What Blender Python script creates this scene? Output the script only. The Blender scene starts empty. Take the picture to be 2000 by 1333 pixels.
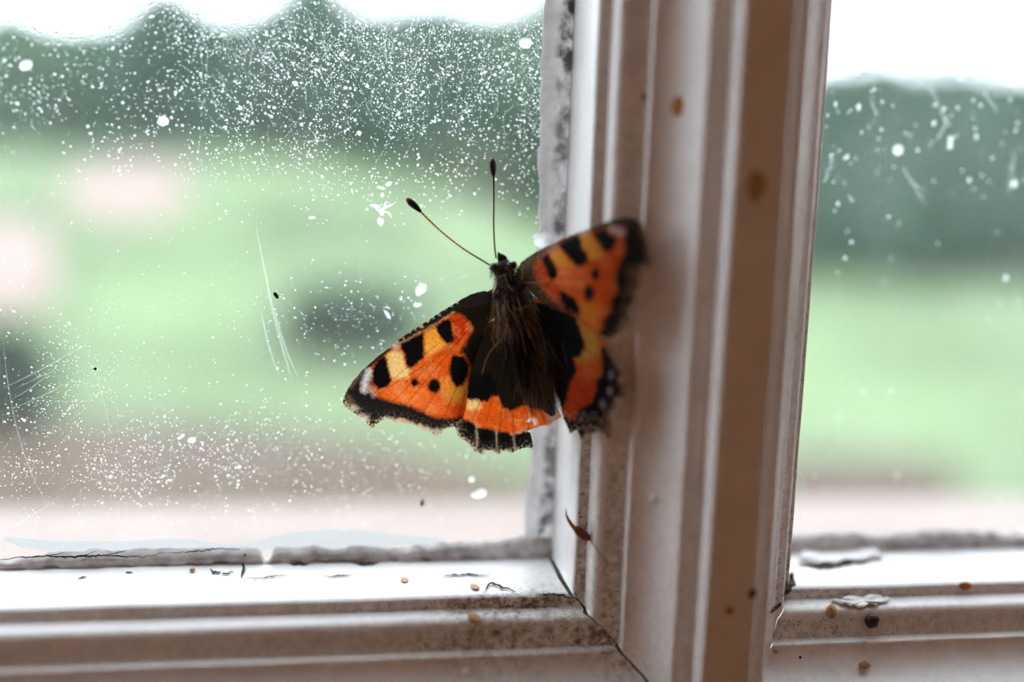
import bpy, math, random
import numpy as np
from mathutils import Vector, Matrix, noise

# ------------------------------------------------------------------ camera
F = 1944.4                      # focal length in pixels of the 2000 x 1333 frame
YAW, PITCH, ROLL = math.radians(9), math.radians(8), math.radians(-2)
fwd = np.array([math.sin(YAW)*math.cos(PITCH), math.cos(YAW)*math.cos(PITCH), -math.sin(PITCH)])
_rt = np.array([math.cos(YAW), -math.sin(YAW), 0.0]); _dn = np.cross(fwd, _rt)
rgt = _rt*math.cos(ROLL) + _dn*math.sin(ROLL)
dwn = _dn*math.cos(ROLL) - _rt*math.sin(ROLL)
def ray(px, py): return (px-1000)/F*rgt + (py-666.5)/F*dwn + fwd
_r = ray(1074, 1081)
CAM = -_r*(0.14*fwd[1])/_r[1]   # the lower right corner of the left pane is the origin, the glass is the plane y = 0
def at(px, py, dy):             # the point seen at a pixel, dy millimetres in front of the glass
    r = ray(px, py); t = (-dy*.001-CAM[1])/r[1]
    return CAM + t*r

scene = bpy.context.scene
COL = scene.collection
cam_data = bpy.data.cameras.new('camera')
cam_data.sensor_width = 36; cam_data.lens = 36*F/2000
cam_data.clip_start = .005; cam_data.clip_end = 300
cam = bpy.data.objects.new('camera', cam_data); COL.objects.link(cam)
cam.matrix_world = Matrix(((rgt[0], -dwn[0], -fwd[0], CAM[0]), (rgt[1], -dwn[1], -fwd[1], CAM[1]),
                           (rgt[2], -dwn[2], -fwd[2], CAM[2]), (0, 0, 0, 1)))
_rf = ray(400, 520)
cam_data.dof.use_dof = True
cam_data.dof.focus_distance = -CAM[1]/_rf[1]
cam_data.dof.aperture_fstop = 3.9
scene.camera = cam

# ------------------------------------------------------------------ sky and exposure
w = bpy.data.worlds.new('overcast_sky'); scene.world = w; w.use_nodes = True
w.node_tree.nodes['Background'].inputs[0].default_value = (.86, .94, 1.02, 1)
w.node_tree.nodes['Background'].inputs[1].default_value = 6.8
vs = scene.view_settings
vs.view_transform = 'Standard'; vs.look = 'None'; vs.gamma = 1; vs.use_curve_mapping = False
vs.exposure = 0.22
scene.cycles.use_denoising = True
scene.cycles.denoising_input_passes = 'RGB_ALBEDO'
scene.cycles.max_bounces = 12
scene.cycles.diffuse_bounces = 8
scene.cycles.caustics_reflective = False
scene.cycles.caustics_refractive = False

rnd = random.Random(7)
nr = np.random.default_rng(11)

# ------------------------------------------------------------------ material helpers
def new_mat(name):
    m = bpy.data.materials.new(name); m.use_nodes = True
    nt = m.node_tree; nt.nodes.clear()
    out = nt.nodes.new('ShaderNodeOutputMaterial')
    return m, nt, out
def node(nt, t, **kw):
    n = nt.nodes.new(t)
    for k, v in kw.items():
        if k.startswith('i_'):
            key = k[2:]; key = int(key) if key.isdigit() else key.replace('_', ' ')
            n.inputs[key].default_value = v
        else: setattr(n, k, v)
    return n
def ramp(nt, fac, stops):
    r = nt.nodes.new('ShaderNodeValToRGB'); cr = r.color_ramp
    while len(cr.elements) < len(stops): cr.elements.new(.5)
    for e, (p, c) in zip(cr.elements, stops):
        e.position = p; e.color = (c[0], c[1], c[2], 1) if not isinstance(c, (int, float)) else (c, c, c, 1)
    nt.links.new(fac, r.inputs[0]); return r
def mixc(nt, fac, a, b, mode='MIX'):
    n = nt.nodes.new('ShaderNodeMix'); n.data_type = 'RGBA'; n.blend_type = mode
    for s, v in ((0, fac), (6, a), (7, b)):
        if hasattr(v, 'is_linked'): nt.links.new(v, n.inputs[s])
        elif s == 0: n.inputs[0].default_value = v
        else: n.inputs[s].default_value = (v[0], v[1], v[2], 1)
    return n.outputs[2]
def simple(name, col, rough=.6, noise_scale=None, var=.25, spec=.3, transl=0.0, bump=0.0):
    m, nt, out = new_mat(name)
    b = node(nt, 'ShaderNodeBsdfPrincipled'); b.inputs['Roughness'].default_value = rough
    b.inputs['Specular IOR Level'].default_value = spec
    b.inputs['Base Color'].default_value = (*col, 1)
    src = None
    if noise_scale:
        tc = node(nt, 'ShaderNodeTexCoord')
        n = node(nt, 'ShaderNodeTexNoise'); n.inputs['Scale'].default_value = noise_scale; n.inputs['Detail'].default_value = 5
        nt.links.new(tc.outputs['Object'], n.inputs['Vector'])
        lo = [c*(1-var) for c in col]; hi = [min(1, c*(1+var)) for c in col]
        r = ramp(nt, n.outputs[0], [(.3, lo), (.7, hi)])
        nt.links.new(r.outputs[0], b.inputs['Base Color']); src = r.outputs[0]
        if bump:
            bn = node(nt, 'ShaderNodeBump'); bn.inputs['Strength'].default_value = bump; bn.inputs['Distance'].default_value = .2/noise_scale
            nt.links.new(n.outputs[0], bn.inputs['Height']); nt.links.new(bn.outputs[0], b.inputs['Normal'])
    sh = b.outputs[0]
    if transl:
        t = node(nt, 'ShaderNodeBsdfTranslucent'); t.inputs[0].default_value = (*col, 1)
        if src: nt.links.new(src, t.inputs[0])
        mx = node(nt, 'ShaderNodeMixShader'); mx.inputs[0].default_value = transl
        nt.links.new(sh, mx.inputs[1]); nt.links.new(t.outputs[0], mx.inputs[2]); sh = mx.outputs[0]
    nt.links.new(sh, out.inputs[0])
    return m

def paint_material():
    # old white gloss paint: faint yellowing, brush relief, dirt specks gathered where the 'dirt' attribute says
    m, nt, out = new_mat('old_white_paint')
    tc = node(nt, 'ShaderNodeTexCoord')
    b = node(nt, 'ShaderNodeBsdfPrincipled'); b.inputs['Roughness'].default_value = .38
    b.inputs['Specular IOR Level'].default_value = .35
    def nz(scale, detail=4, rough=.55):
        n = node(nt, 'ShaderNodeTexNoise'); n.inputs['Scale'].default_value = scale
        n.inputs['Detail'].default_value = detail; n.inputs['Roughness'].default_value = rough
        nt.links.new(tc.outputs['Object'], n.inputs['Vector']); return n.outputs[0]
    base = ramp(nt, nz(160), [(.3, (.76, .75, .745)), (.7, (.835, .832, .835))]).outputs[0]
    at_ = node(nt, 'ShaderNodeAttribute', attribute_name='dirt')
    # smudge
    sm = ramp(nt, nz(900, 8, .72), [(.42, 0.0), (.70, 1.0)]).outputs[0]
    mul = node(nt, 'ShaderNodeMath', operation='MULTIPLY'); nt.links.new(sm, mul.inputs[0]); nt.links.new(at_.outputs['Fac'], mul.inputs[1])
    mul2 = node(nt, 'ShaderNodeMath', operation='MULTIPLY', use_clamp=True); nt.links.new(mul.outputs[0], mul2.inputs[0]); mul2.inputs[1].default_value = .85
    c1 = mixc(nt, mul2.outputs[0], base, (.20, .125, .075))
    # black-brown specks
    v = node(nt, 'ShaderNodeTexVoronoi'); v.inputs['Scale'].default_value = 2300; nt.links.new(tc.outputs['Object'], v.inputs['Vector'])
    sp = ramp(nt, v.outputs['Distance'], [(.16, 1.0), (.30, 0.0)]).outputs[0]
    gate = ramp(nt, nz(950, 3), [(.46, 0.0), (.58, 1.0)]).outputs[0]
    m3 = node(nt, 'ShaderNodeMath', operation='MULTIPLY'); nt.links.new(sp, m3.inputs[0]); nt.links.new(gate, m3.inputs[1])
    m4 = node(nt, 'ShaderNodeMath', operation='MULTIPLY', use_clamp=True); nt.links.new(m3.outputs[0], m4.inputs[0])
    a2 = node(nt, 'ShaderNodeMath', operation='MULTIPLY'); nt.links.new(at_.outputs['Fac'], a2.inputs[0]); a2.inputs[1].default_value = 1.6
    nt.links.new(a2.outputs[0], m4.inputs[1])
    c2 = mixc(nt, m4.outputs[0], c1, (.045, .028, .018))
    nt.links.new(c2, b.inputs['Base Color'])
    bn = node(nt, 'ShaderNodeBump'); bn.inputs['Strength'].default_value = .35; bn.inputs['Distance'].default_value = .0004
    nt.links.new(nz(330, 3), bn.inputs['Height'])
    bn2 = node(nt, 'ShaderNodeBump'); bn2.inputs['Strength'].default_value = .15; bn2.inputs['Distance'].default_value = .00008
    nt.links.new(nz(2600, 2), bn2.inputs['Height']); nt.links.new(bn.outputs[0], bn2.inputs['Normal'])
    nt.links.new(bn2.outputs[0], b.inputs['Normal'])
    nt.links.new(b.outputs[0], out.inputs[0])
    return m
def putty_material(name, lo, hi, transl):
    m, nt, out = new_mat(name)
    tc = node(nt, 'ShaderNodeTexCoord')
    b = node(nt, 'ShaderNodeBsdfPrincipled'); b.inputs['Roughness'].default_value = .75
    def nz(scale, detail=5):
        n = node(nt, 'ShaderNodeTexNoise'); n.inputs['Scale'].default_value = scale; n.inputs['Detail'].default_value = detail
        nt.links.new(tc.outputs['Object'], n.inputs['Vector']); return n.outputs[0]
    base = ramp(nt, nz(500), [(.3, lo), (.7, hi)]).outputs[0]
    at_ = node(nt, 'ShaderNodeAttribute', attribute_name='dirt')
    g = ramp(nt, nz(380, 6), [(.42, 0.0), (.60, 1.0)]).outputs[0]
    mu = node(nt, 'ShaderNodeMath', operation='MULTIPLY', use_clamp=True); nt.links.new(g, mu.inputs[0]); nt.links.new(at_.outputs['Fac'], mu.inputs[1])
    c = mixc(nt, mu.outputs[0], base, (.05, .048, .045))
    nt.links.new(c, b.inputs['Base Color'])
    bn = node(nt, 'ShaderNodeBump'); bn.inputs['Strength'].default_value = .5; bn.inputs['Distance'].default_value = .0003
    nt.links.new(nz(1500, 4), bn.inputs['Height']); nt.links.new(bn.outputs[0], b.inputs['Normal'])
    t = node(nt, 'ShaderNodeBsdfTranslucent'); nt.links.new(c, t.inputs[0]); mx = node(nt, 'ShaderNodeMixShader'); mx.inputs[0].default_value = transl
    nt.links.new(b.outputs[0], mx.inputs[1]); nt.links.new(t.outputs[0], mx.inputs[2]); nt.links.new(mx.outputs[0], out.inputs[0]); return m
def glass_material():
    # old window glass: clear, faint mirror, thin uneven film of dust that catches the daylight
    m, nt, out = new_mat('dusty_glass')
    tc = node(nt, 'ShaderNodeTexCoord')
    tr = node(nt, 'ShaderNodeBsdfTransparent'); tr.inputs[0].default_value = (.98, .988, .985, 1)
    gl = node(nt, 'ShaderNodeBsdfGlossy'); gl.inputs['Roughness'].default_value = .0
    fr = node(nt, 'ShaderNodeFresnel'); fr.inputs['IOR'].default_value = 1.45
    half = node(nt, 'ShaderNodeMath', operation='MULTIPLY'); half.inputs[1].default_value = .5; nt.links.new(fr.outputs[0], half.inputs[0])
    m1 = node(nt, 'ShaderNodeMixShader'); nt.links.new(half.outputs[0], m1.inputs[0]); nt.links.new(tr.outputs[0], m1.inputs[1]); nt.links.new(gl.outputs[0], m1.inputs[2])
    t = node(nt, 'ShaderNodeBsdfTranslucent'); t.inputs[0].default_value = (.80, .80, .78, 1)
    n = node(nt, 'ShaderNodeTexNoise'); n.inputs['Scale'].default_value = 45; n.inputs['Detail'].default_value = 6; n.inputs['Roughness'].default_value = .6
    nt.links.new(tc.outputs['Object'], n.inputs['Vector'])
    r = ramp(nt, n.outputs[0], [(.3, .006), (.75, .032)])
    m2 = node(nt, 'ShaderNodeMixShader'); nt.links.new(r.outputs[0], m2.inputs[0]); nt.links.new(m1.outputs[0], m2.inputs[1]); nt.links.new(t.outputs[0], m2.inputs[2])
    nt.links.new(m2.outputs[0], out.inputs[0]); return m
def film_material(name, col, amount):
    # a deposit on the glass that scatters the light coming through it
    m, nt, out = new_mat(name)
    tr = node(nt, 'ShaderNodeBsdfTransparent')
    t = node(nt, 'ShaderNodeBsdfTranslucent'); t.inputs[0].default_value = (*col, 1)
    d = node(nt, 'ShaderNodeBsdfDiffuse'); d.inputs[0].default_value = (*col, 1)
    m0 = node(nt, 'ShaderNodeMixShader'); m0.inputs[0].default_value = .3
    nt.links.new(t.outputs[0], m0.inputs[1]); nt.links.new(d.outputs[0], m0.inputs[2])
    m1 = node(nt, 'ShaderNodeMixShader'); m1.inputs[0].default_value = amount
    nt.links.new(tr.outputs[0], m1.inputs[1]); nt.links.new(m0.outputs[0], m1.inputs[2])
    nt.links.new(m1.outputs[0], out.inputs[0]); return m
def wing_material():
    m, nt, out = new_mat('wing_scales')
    a = node(nt, 'ShaderNodeAttribute', attribute_name='pattern')
    d = node(nt, 'ShaderNodeBsdfPrincipled'); d.inputs['Roughness'].default_value = .6; d.inputs['Specular IOR Level'].default_value = .10
    t = node(nt, 'ShaderNodeBsdfTranslucent')
    nt.links.new(a.outputs['Color'], d.inputs['Base Color']); nt.links.new(a.outputs['Color'], t.inputs[0])
    tc = node(nt, 'ShaderNodeTexCoord')
    n = node(nt, 'ShaderNodeTexNoise'); n.inputs['Scale'].default_value = 5200; n.inputs['Detail'].default_value = 2
    nt.links.new(tc.outputs['Object'], n.inputs['Vector'])
    bn = node(nt, 'ShaderNodeBump'); bn.inputs['Strength'].default_value = .5; bn.inputs['Distance'].default_value = .00006
    nt.links.new(n.outputs[0], bn.inputs['Height']); nt.links.new(bn.outputs[0], d.inputs['Normal'])
    mx = node(nt, 'ShaderNodeMixShader'); mx.inputs[0].default_value = .58
    nt.links.new(d.outputs[0], mx.inputs[1]); nt.links.new(t.outputs[0], mx.inputs[2])
    nt.links.new(mx.outputs[0], out.inputs[0]); return m
def attr_material(name, rough=.6, transl=.25):
    m, nt, out = new_mat(name)
    a = node(nt, 'ShaderNodeAttribute', attribute_name='pattern')
    d = node(nt, 'ShaderNodeBsdfPrincipled'); d.inputs['Roughness'].default_value = rough; d.inputs['Specular IOR Level'].default_value = .4
    t = node(nt, 'ShaderNodeBsdfTranslucent')
    nt.links.new(a.outputs['Color'], d.inputs['Base Color']); nt.links.new(a.outputs['Color'], t.inputs[0])
    mx = node(nt, 'ShaderNodeMixShader'); mx.inputs[0].default_value = transl
    nt.links.new(d.outputs[0], mx.inputs[1]); nt.links.new(t.outputs[0], mx.inputs[2])
    nt.links.new(mx.outputs[0], out.inputs[0]); return m

PAINT = paint_material(); PUTTY = putty_material('grimy_putty', (.44, .395, .39), (.70, .66, .66), .06); FILM = putty_material('old_paint_over_glass', (.62, .60, .60), (.78, .77, .78), .30); GLASS = glass_material()
SPOT = film_material('dried_water_spot', (.92, .96, .96), .85)
SCRATCH = film_material('glass_scratch', (.92, .94, .92), .22)
SMEAR = film_material('paint_smear', (.40, .45, .46), .6)
CHALK = film_material('chalky_residue', (.95, .96, .95), .92)
GAP = simple('black_crumb', (.012, .011, .010), .9)
CRACK = simple('dark_crack_line', (.045, .036, .028), .95, 2500, .4)  # plain dark brown of the ribbons that draw the cracks
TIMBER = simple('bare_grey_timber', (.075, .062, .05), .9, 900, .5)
FLAKE = simple('loose_paint_flake', (.80, .78, .77), .5, 600, .06)

# ------------------------------------------------------------------ object helpers
def link(o, parent=None):
    COL.objects.link(o)
    if parent is not None: o.parent = parent
    return o
def tag(o, label=None, cat=None, group=None, kind=None):
    for k, v in (('label', label), ('category', cat), ('group', group), ('kind', kind)):
        if v: o[k] = v
    return o
def empty(name, loc):
    o = bpy.data.objects.new(name, None); o.empty_display_size = .01; o.location = Vector([float(c) for c in loc]); return link(o)
def mesh(name, verts, faces, mat, parent=None, smooth=True, attrs=None):
    me = bpy.data.meshes.new(name)
    V = np.asarray(verts, dtype=float)
    if parent is not None: V = V - np.array(parent_world(parent))
    me.from_pydata(V.tolist(), [], [tuple(int(i) for i in f) for f in faces]); me.update()
    if smooth: me.polygons.foreach_set('use_smooth', [True]*len(me.polygons))
    me.materials.append(mat)
    for an, data in (attrs or {}).items():
        data = np.asarray(data, dtype=float)
        if data.ndim == 1:
            a = me.attributes.new(an, 'FLOAT', 'POINT'); a.data.foreach_set('value', data)
        else:
            a = me.attributes.new(an, 'FLOAT_COLOR', 'POINT')
            a.data.foreach_set('color', np.concatenate([data, np.ones((len(data), 1))], 1).ravel())
    o = bpy.data.objects.new(name, me); return link(o, parent)
def parent_world(p):
    v = Vector((0, 0, 0))
    while p is not None: v += p.location; p = p.parent
    return v
def own_origin(o, loc):       # move a top-level mesh's origin to its base
    loc = Vector([float(c) for c in loc]); o.data.transform(Matrix.Translation(-loc)); o.location = loc; return o
def grid_faces(n, m, off=0, close=False):
    f = []
    for i in range(n-1):
        for j in range(m-1 if not close else m):
            k = (j+1) % m
            f.append((off+i*m+j, off+i*m+k, off+(i+1)*m+k, off+(i+1)*m+j))
    return f
def box_geo(x0, x1, y0, y1, z0, z1, off=0):
    v = [(x, y, z) for x in (x0, x1) for y in (y0, y1) for z in (z0, z1)]
    f = [(0, 1, 3, 2), (4, 6, 7, 5), (0, 4, 5, 1), (2, 3, 7, 6), (0, 2, 6, 4), (1, 5, 7, 3)]
    return v, [tuple(i+off for i in q) for q in f]
class MB:
    def __init__(s): s.v = []; s.f = []; s.c = []
    def add(s, v, f, c=None):
        o = len(s.v); s.v += [tuple(map(float, p)) for p in v]; s.f += [tuple(int(i)+o for i in q) for q in f]
        if c is not None: s.c += [tuple(c)]*len(v) if not isinstance(c[0], (list, tuple, np.ndarray)) else [tuple(k) for k in c]
    def box(s, *a): s.add(*box_geo(*a))
    def tube(s, pts, radii, n=8, c=None, cap=True):
        pts = [np.asarray(p, float) for p in pts]; v = []; f = []; cc = []
        t0 = pts[1]-pts[0]; t0 /= np.linalg.norm(t0)
        a = np.cross(t0, [0, 0, 1.0]);
        if np.linalg.norm(a) < 1e-3: a = np.cross(t0, [1.0, 0, 0])
        a /= np.linalg.norm(a)
        for i, p in enumerate(pts):
            t = pts[min(i+1, len(pts)-1)]-pts[max(i-1, 0)]; t = t/(np.linalg.norm(t)+1e-12)
            a = a - t*np.dot(a, t); a /= np.linalg.norm(a)+1e-12; b = np.cross(t, a)
            for k in range(n):
                an = 2*math.pi*k/n
                v.append(p + radii[i]*(math.cos(an)*a + math.sin(an)*b))
            if c is not None: cc += [c[i] if isinstance(c[0], (list, tuple, np.ndarray)) else c]*n
        f = grid_faces(len(pts), n, 0, True)
        if cap: f += [tuple(range(n))[::-1], tuple(range((len(pts)-1)*n, len(pts)*n))]
        s.add(v, f, cc if c is not None else None)
    def build(s, name, mat, parent=None, smooth=True):
        return mesh(name, s.v, s.f, mat, parent, smooth, {'pattern': np.array(s.c)} if s.c else None)
def nz3(p, s, seed=0.0): return noise.noise(Vector((p[0]*s+seed, p[1]*s+seed*1.7, p[2]*s-seed)))
def smooth_line(pts, n):     # resample a polyline with rounded corners to n points
    P = np.asarray(pts, float)
    for _ in range(3):
        Q = [P[0]]
        for a, b in zip(P[:-1], P[1:]): Q += [a*.75+b*.25, a*.25+b*.75]
        Q.append(P[-1]); P = np.array(Q)
    d = np.concatenate([[0], np.cumsum(np.linalg.norm(np.diff(P, axis=0), axis=1))])
    t = np.linspace(0, d[-1], n)
    return np.stack([np.interp(t, d, P[:, k]) for k in range(P.shape[1])], 1)
def sm(a, b, x):
    t = np.clip((x-a)/(b-a), 0, 1); return t*t*(3-2*t)

# ================================================================== the window
# moulded section, millimetres: u = distance away from the pane, d = distance in front of the glass.
# each facet is resampled on its own so that the left and right sections match point for point
SECT_L = [[(0, 0), (.05, 6), (.20, 14.6), (.30, 15.0)],
          [(.30, 15.0), (.45, 15.1), (1.60, 15.2)],
          [(1.60, 15.2), (1.66, 15.3), (1.69, 15.6), (1.78, 17.0), (1.98, 17.8), (2.35, 18.25), (2.95, 18.45)],
          [(2.95, 18.45), (4.2, 18.65), (5.50, 18.85)],
          [(5.50, 18.85), (5.54, 18.9), (5.56, 19.1), (5.64, 20.1), (5.72, 20.35), (6.14, 20.4)],
          [(6.14, 20.4), (7.2, 20.8), (8.4, 21.7), (9.45, 23.2), (10.15, 24.9), (10.38, 25.7), (10.6, 26.0)],
          [(10.6, 26.0), (11.6, 26.15), (12.8, 26.2)],
          [(12.8, 26.2), (12.84, 26.3), (12.86, 26.6), (12.93, 29.0), (12.98, 29.35), (13.2, 29.5)]]
SECT_R = [[(30.00, 0), (30.05, 6), (30.18, 14.6), (30.12, 15.0)],
          [(30.12, 15.0), (29.95, 15.1), (29.25, 15.2)],
          [(29.25, 15.2), (29.0, 15.3), (28.85, 15.6), (28.5, 17.3), (28.3, 17.8), (28.0, 18.1), (27.3, 18.4)],
          [(27.3, 18.4), (26.9, 18.65), (26.42, 18.85)],
          [(26.42, 18.85), (26.35, 18.95), (26.25, 19.1), (26.05, 20.0), (25.95, 20.2), (25.65, 20.4)],
          [(25.65, 20.4), (25.0, 20.8), (24.2, 21.7), (23.5, 23.2), (22.8, 24.9), (22.6, 25.7), (22.25, 26.05)],
          [(22.25, 26.05), (21.3, 26.15), (19.8, 26.2)],
          [(19.8, 26.2), (19.7, 26.3), (19.6, 26.6), (19.35, 29.0), (19.28, 29.3), (19.05, 29.5)]]
NS = [12, 7, 14, 9, 9, 22, 8, 9]
def section(S):
    out = []; fid = []
    for k, (s, n) in enumerate(zip(S, NS)):
        q = smooth_line(s, n)
        out += list(q if k == 0 else q[1:]); fid += [k]*(n if k == 0 else n-1)
    return np.array(out)*.001, np.array(fid)
PL, FID = section(SECT_L); PR, _ = section(SECT_R)
N = len(PL); UD = PL[:, 0]
PW, PH = .75, 1.15                              # pane width and height
XR0 = PR[0, 0]; XR1 = XR0 + PW                 # right pane from XR0 to XR1
FRONT = .0295
def stations(a, b, L):                          # dense from 0 to a, then coarse to L
    return np.concatenate([np.arange(0, a, b), np.linspace(a, L, 14)])/L

win = empty('window_1', (0, 0, 0)); tag(win, 'old white painted timber window with two panes and moulded glazing bar', None, None, 'structure')

jag = np.array([.00034*noise.noise(Vector((i*.23, 3.1, 0))) + .00030*noise.noise(Vector((i*.08, 9.1, 0))) for i in range(N)])
gapw = np.array([max(.00004, .00034 + .00034*noise.noise(Vector((i*.11, 1.7, 5)))) for i in range(N)])
gapw *= np.where(FID == 0, 1.7, 1.0); gapw[FID == 3] *= .6; gapw[FID >= 5] *= 1.0

def wobble(P, amp):          # thick brushed paint is never quite flat
    for k in range(len(P)):
        p = P[k]
        a = amp*(noise.noise(Vector((p[0]*130, p[1]*130, p[2]*130))) + .45*noise.noise(Vector((p[0]*420+7, p[1]*420, p[2]*420))))
        P[k, 1] -= a
        P[k, 0] += .8*amp*noise.noise(Vector((p[0]*200+31, p[1]*200, p[2]*55)))
        P[k, 2] += .8*amp*noise.noise(Vector((p[0]*55, p[1]*200+17, p[2]*200)))
    return P

def dirt_for(P, fid, along):
    d = np.zeros(len(P))
    base = np.array([.10, 1.25, .45, 1.10, .30, .20, .30, .2, .10])[fid]
    near = np.exp(-np.clip(along, 0, None)/.030)
    d = base*(.08 + 1.0*near) + .04
    return d

# --- glazing bar: both moulded sides and the flat front, one stick of timber
sec = np.concatenate([PL, np.linspace(PL[-1], PR[-1], 12)[1:-1], PR[::-1]])
fid = np.concatenate([FID, [8]*10, FID[::-1]])
zst = np.concatenate([-UD+jag, np.full(10, -UD[-1]), -UD[::-1]])
zend = np.concatenate([PH+UD, np.full(10, PH+UD[-1]), PH+UD[::-1]])
T = stations(.125, .0007, PH)
V = np.array([(sec[j, 0], -sec[j, 1], zst[j] + (zend[j]-zst[j])*t) for t in T for j in range(len(sec))])
fd = np.tile(fid, len(T)); dd = dirt_for(V, fd, V[:, 2]+.004)
wobble(V, .00010)
bar = mesh('glazing_bar', V, grid_faces(len(T), len(sec)), PAINT, win, True, {'dirt': dd})

# --- bottom rail, left run and right run plus the flat front below them
xl0 = -PW
V1 = np.array([((xl0-UD[j]) + ((UD[j]+jag[j]-gapw[j]) - (xl0-UD[j]))*(1-t), -PL[j, 1], -UD[j]) for t in stations(.115, .0007, PW) for j in range(N)])
n1 = len(stations(.115, .0007, PW))
TR = stations(.06, .0009, PW); n2 = len(TR)
V2 = np.array([(PR[j, 0] + ((XR1+UD[j]) - PR[j, 0])*t, -PL[j, 1], -UD[j]) for t in TR for j in range(N)])
d1 = dirt_for(V1, np.tile(FID, n1), -V1[:, 0]+.006); d2 = dirt_for(V2, np.tile(FID, n2), V2[:, 0]-.026)*.75
for px_, py_, dep, rad_, amt in ((1182, 1246, 18.7, .0012, 2.0), (1060, 1172, 15.2, .004, 1.0), (960, 1174, 15.2, .004, .9), (900, 1178, 15.2, .003, .7), (1150, 1238, 18.7, .003, .8), (950, 1248, 18.7, .006, .7), (1210, 1290, 20.6, .0025, 1.3)):
    q = at(px_, py_, dep); d1 += .75*amt*np.exp(-((V1-q)**2).sum(1)/rad_**2)
wobble(V1, .00013); wobble(V2, .00013)
fb, ff = box_geo(xl0-.064, XR1+.064, -FRONT, .016, -.062, -UD[-1], len(V1)+len(V2))
mesh('bottom_rail', np.concatenate([V1, V2, fb]), grid_faces(n1, N) + grid_faces(n2, N, len(V1)) + ff, PAINT, win, True,
     {'dirt': np.concatenate([d1, d2, np.zeros(8)])})
# --- top rail and side stiles, outside the picture
def run(name, pts, boxes):
    vs_, fs_ = [], []
    for P in pts:
        o = len(vs_); vs_ += P[0]; fs_ += grid_faces(P[1], P[2], o)
    for b in boxes:
        v, f = box_geo(*b, len(vs_)); vs_ += v; fs_ += f
    return mesh(name, vs_, fs_, PAINT, win, False, {'dirt': np.zeros(len(vs_))})
run('top_rail', [([(xl0-u + (u+u+PW)*t, -d, PH+u) for t in (0, 1) for u, d in PL], 2, N),
                 ([(PR[j, 0] + (XR1+UD[j]-PR[j, 0])*t, -PL[j, 1], PH+UD[j]) for t in (0, 1) for j in range(N)], 2, N)],
    [(xl0-.064, XR1+.064, -FRONT, .016, PH+UD[-1], PH+.064)])
run('side_stile', [([(xl0-u, -d, -u + (PH+2*u)*t) for t in (0, 1) for u, d in PL], 2, N)], [(xl0-.064, xl0-UD[-1], -FRONT, .016, -.062, PH+.064)])
run('side_stile', [([(XR1+u, -d, -u + (PH+2*u)*t) for t in (0, 1) for u, d in PL], 2, N)], [(XR1+UD[-1], XR1+.064, -FRONT, .016, -.062, PH+.064)])
mb = MB(); mb.box(.0008, XR0-.0008, .0032, .016, -.01, PH+.01); mb.build('outer_bar', PAINT, win, False)

# --- dark hollow behind the open mitre joint
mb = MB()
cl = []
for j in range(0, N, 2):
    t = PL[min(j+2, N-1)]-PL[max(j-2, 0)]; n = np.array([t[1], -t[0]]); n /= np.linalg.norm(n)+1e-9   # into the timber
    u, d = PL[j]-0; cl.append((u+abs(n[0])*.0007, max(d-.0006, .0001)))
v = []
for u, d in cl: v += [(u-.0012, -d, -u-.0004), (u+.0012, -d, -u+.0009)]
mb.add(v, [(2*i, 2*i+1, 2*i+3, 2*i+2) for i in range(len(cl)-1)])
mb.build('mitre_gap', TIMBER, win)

# --- panes
def pane(x0, x1):
    mb = MB(); mb.box(x0-.004, x1+.004, 0, .003, -.004, PH+.004); return mb.build('pane', GLASS, win, False)
pane(-PW, 0); pane(XR0, XR1)

# --- putty and old paint crusted along the glass edge
def bead(name, s, width, place, dirt, thick, mat=None):
    # s: stations along, width(s), place(a, h, s): a = distance out over the glass, h = height off the glass
    prof = [(1.0, .03), (.97, .35), (.86, .75), (.62, 1.0), (.38, .95), (.16, .8), (-.12, .7)]
    V = []; D = []
    for si in s:
        w_ = width(si)
        for a, h in prof:
            hh = h*thick*(1+.45*noise.noise(Vector((si*700, a*2, 4))))
            aa = a*w_
            V.append(place(aa, hh, si)); D.append(dirt(a, si))
    return mesh(name, V, grid_faces(len(s), len(prof)), mat or PUTTY, win, True, {'dirt': D})
def wv(a, b, seed):   # ragged edge of the left bar's putty
    return lambda s: b*(1 + .16*noise.noise(Vector((s*90, seed, 0))) + .14*noise.noise(Vector((s*330, seed, 3))) + .05*noise.noise(Vector((s*1100, seed, 9)))) + a
def left_w(s):
    base = np.interp(s, [-.002, .0, .02, .045, .07, .085, .089, .094, .15, .45], [.0038, .0042, .0036, .0036, .0040, .0041, .0036, .0028, .0027, .0027])
    return base*(1 + .09*noise.noise(Vector((s*120, 3.3, 0)))) + .00045*noise.noise(Vector((s*420, 1.3, 0)))
bead('putty_bead', np.concatenate([np.arange(-.001, .125, .0006), np.linspace(.126, PH, 12)]), left_w,
     lambda a, h, s: (-a+.0001, -h, s), lambda a, s: (1.0 if -.2 < a < .55 else .12)*(.85+.7*noise.noise(Vector((s*60, 2, 2)))) + (.8 if s < .004 and a < .5 else 0), .0011, FILM)
brk = [-.0402]
def bot_w(s):
    w_ = .0019*(1 + .35*noise.noise(Vector((s*110, 5.3, 0))) + .22*noise.noise(Vector((s*420, 8.3, 0))) + .1*noise.noise(Vector((s*1500, 2.3, 0))))
    w_ += .0009*sm(-.012, -.003, s) - .0007*sm(-.055, -.075, s)
    for b in brk: w_ *= .12 + .88*sm(.0002, .0011, abs(s-b))
    return max(w_, .0002)
bead('putty_bead', np.concatenate([np.linspace(-PW, -.101, 12), np.arange(-.10, .0003, .00045)]), bot_w,
     lambda a, h, s: (s, -h-.0006*(1-min(1, max(0, a/.002))), a-.0001), lambda a, s: (.35 if a > .3 else .75)*(.9+.6*noise.noise(Vector((s*80, 2, 7)))), .0016)
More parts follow.
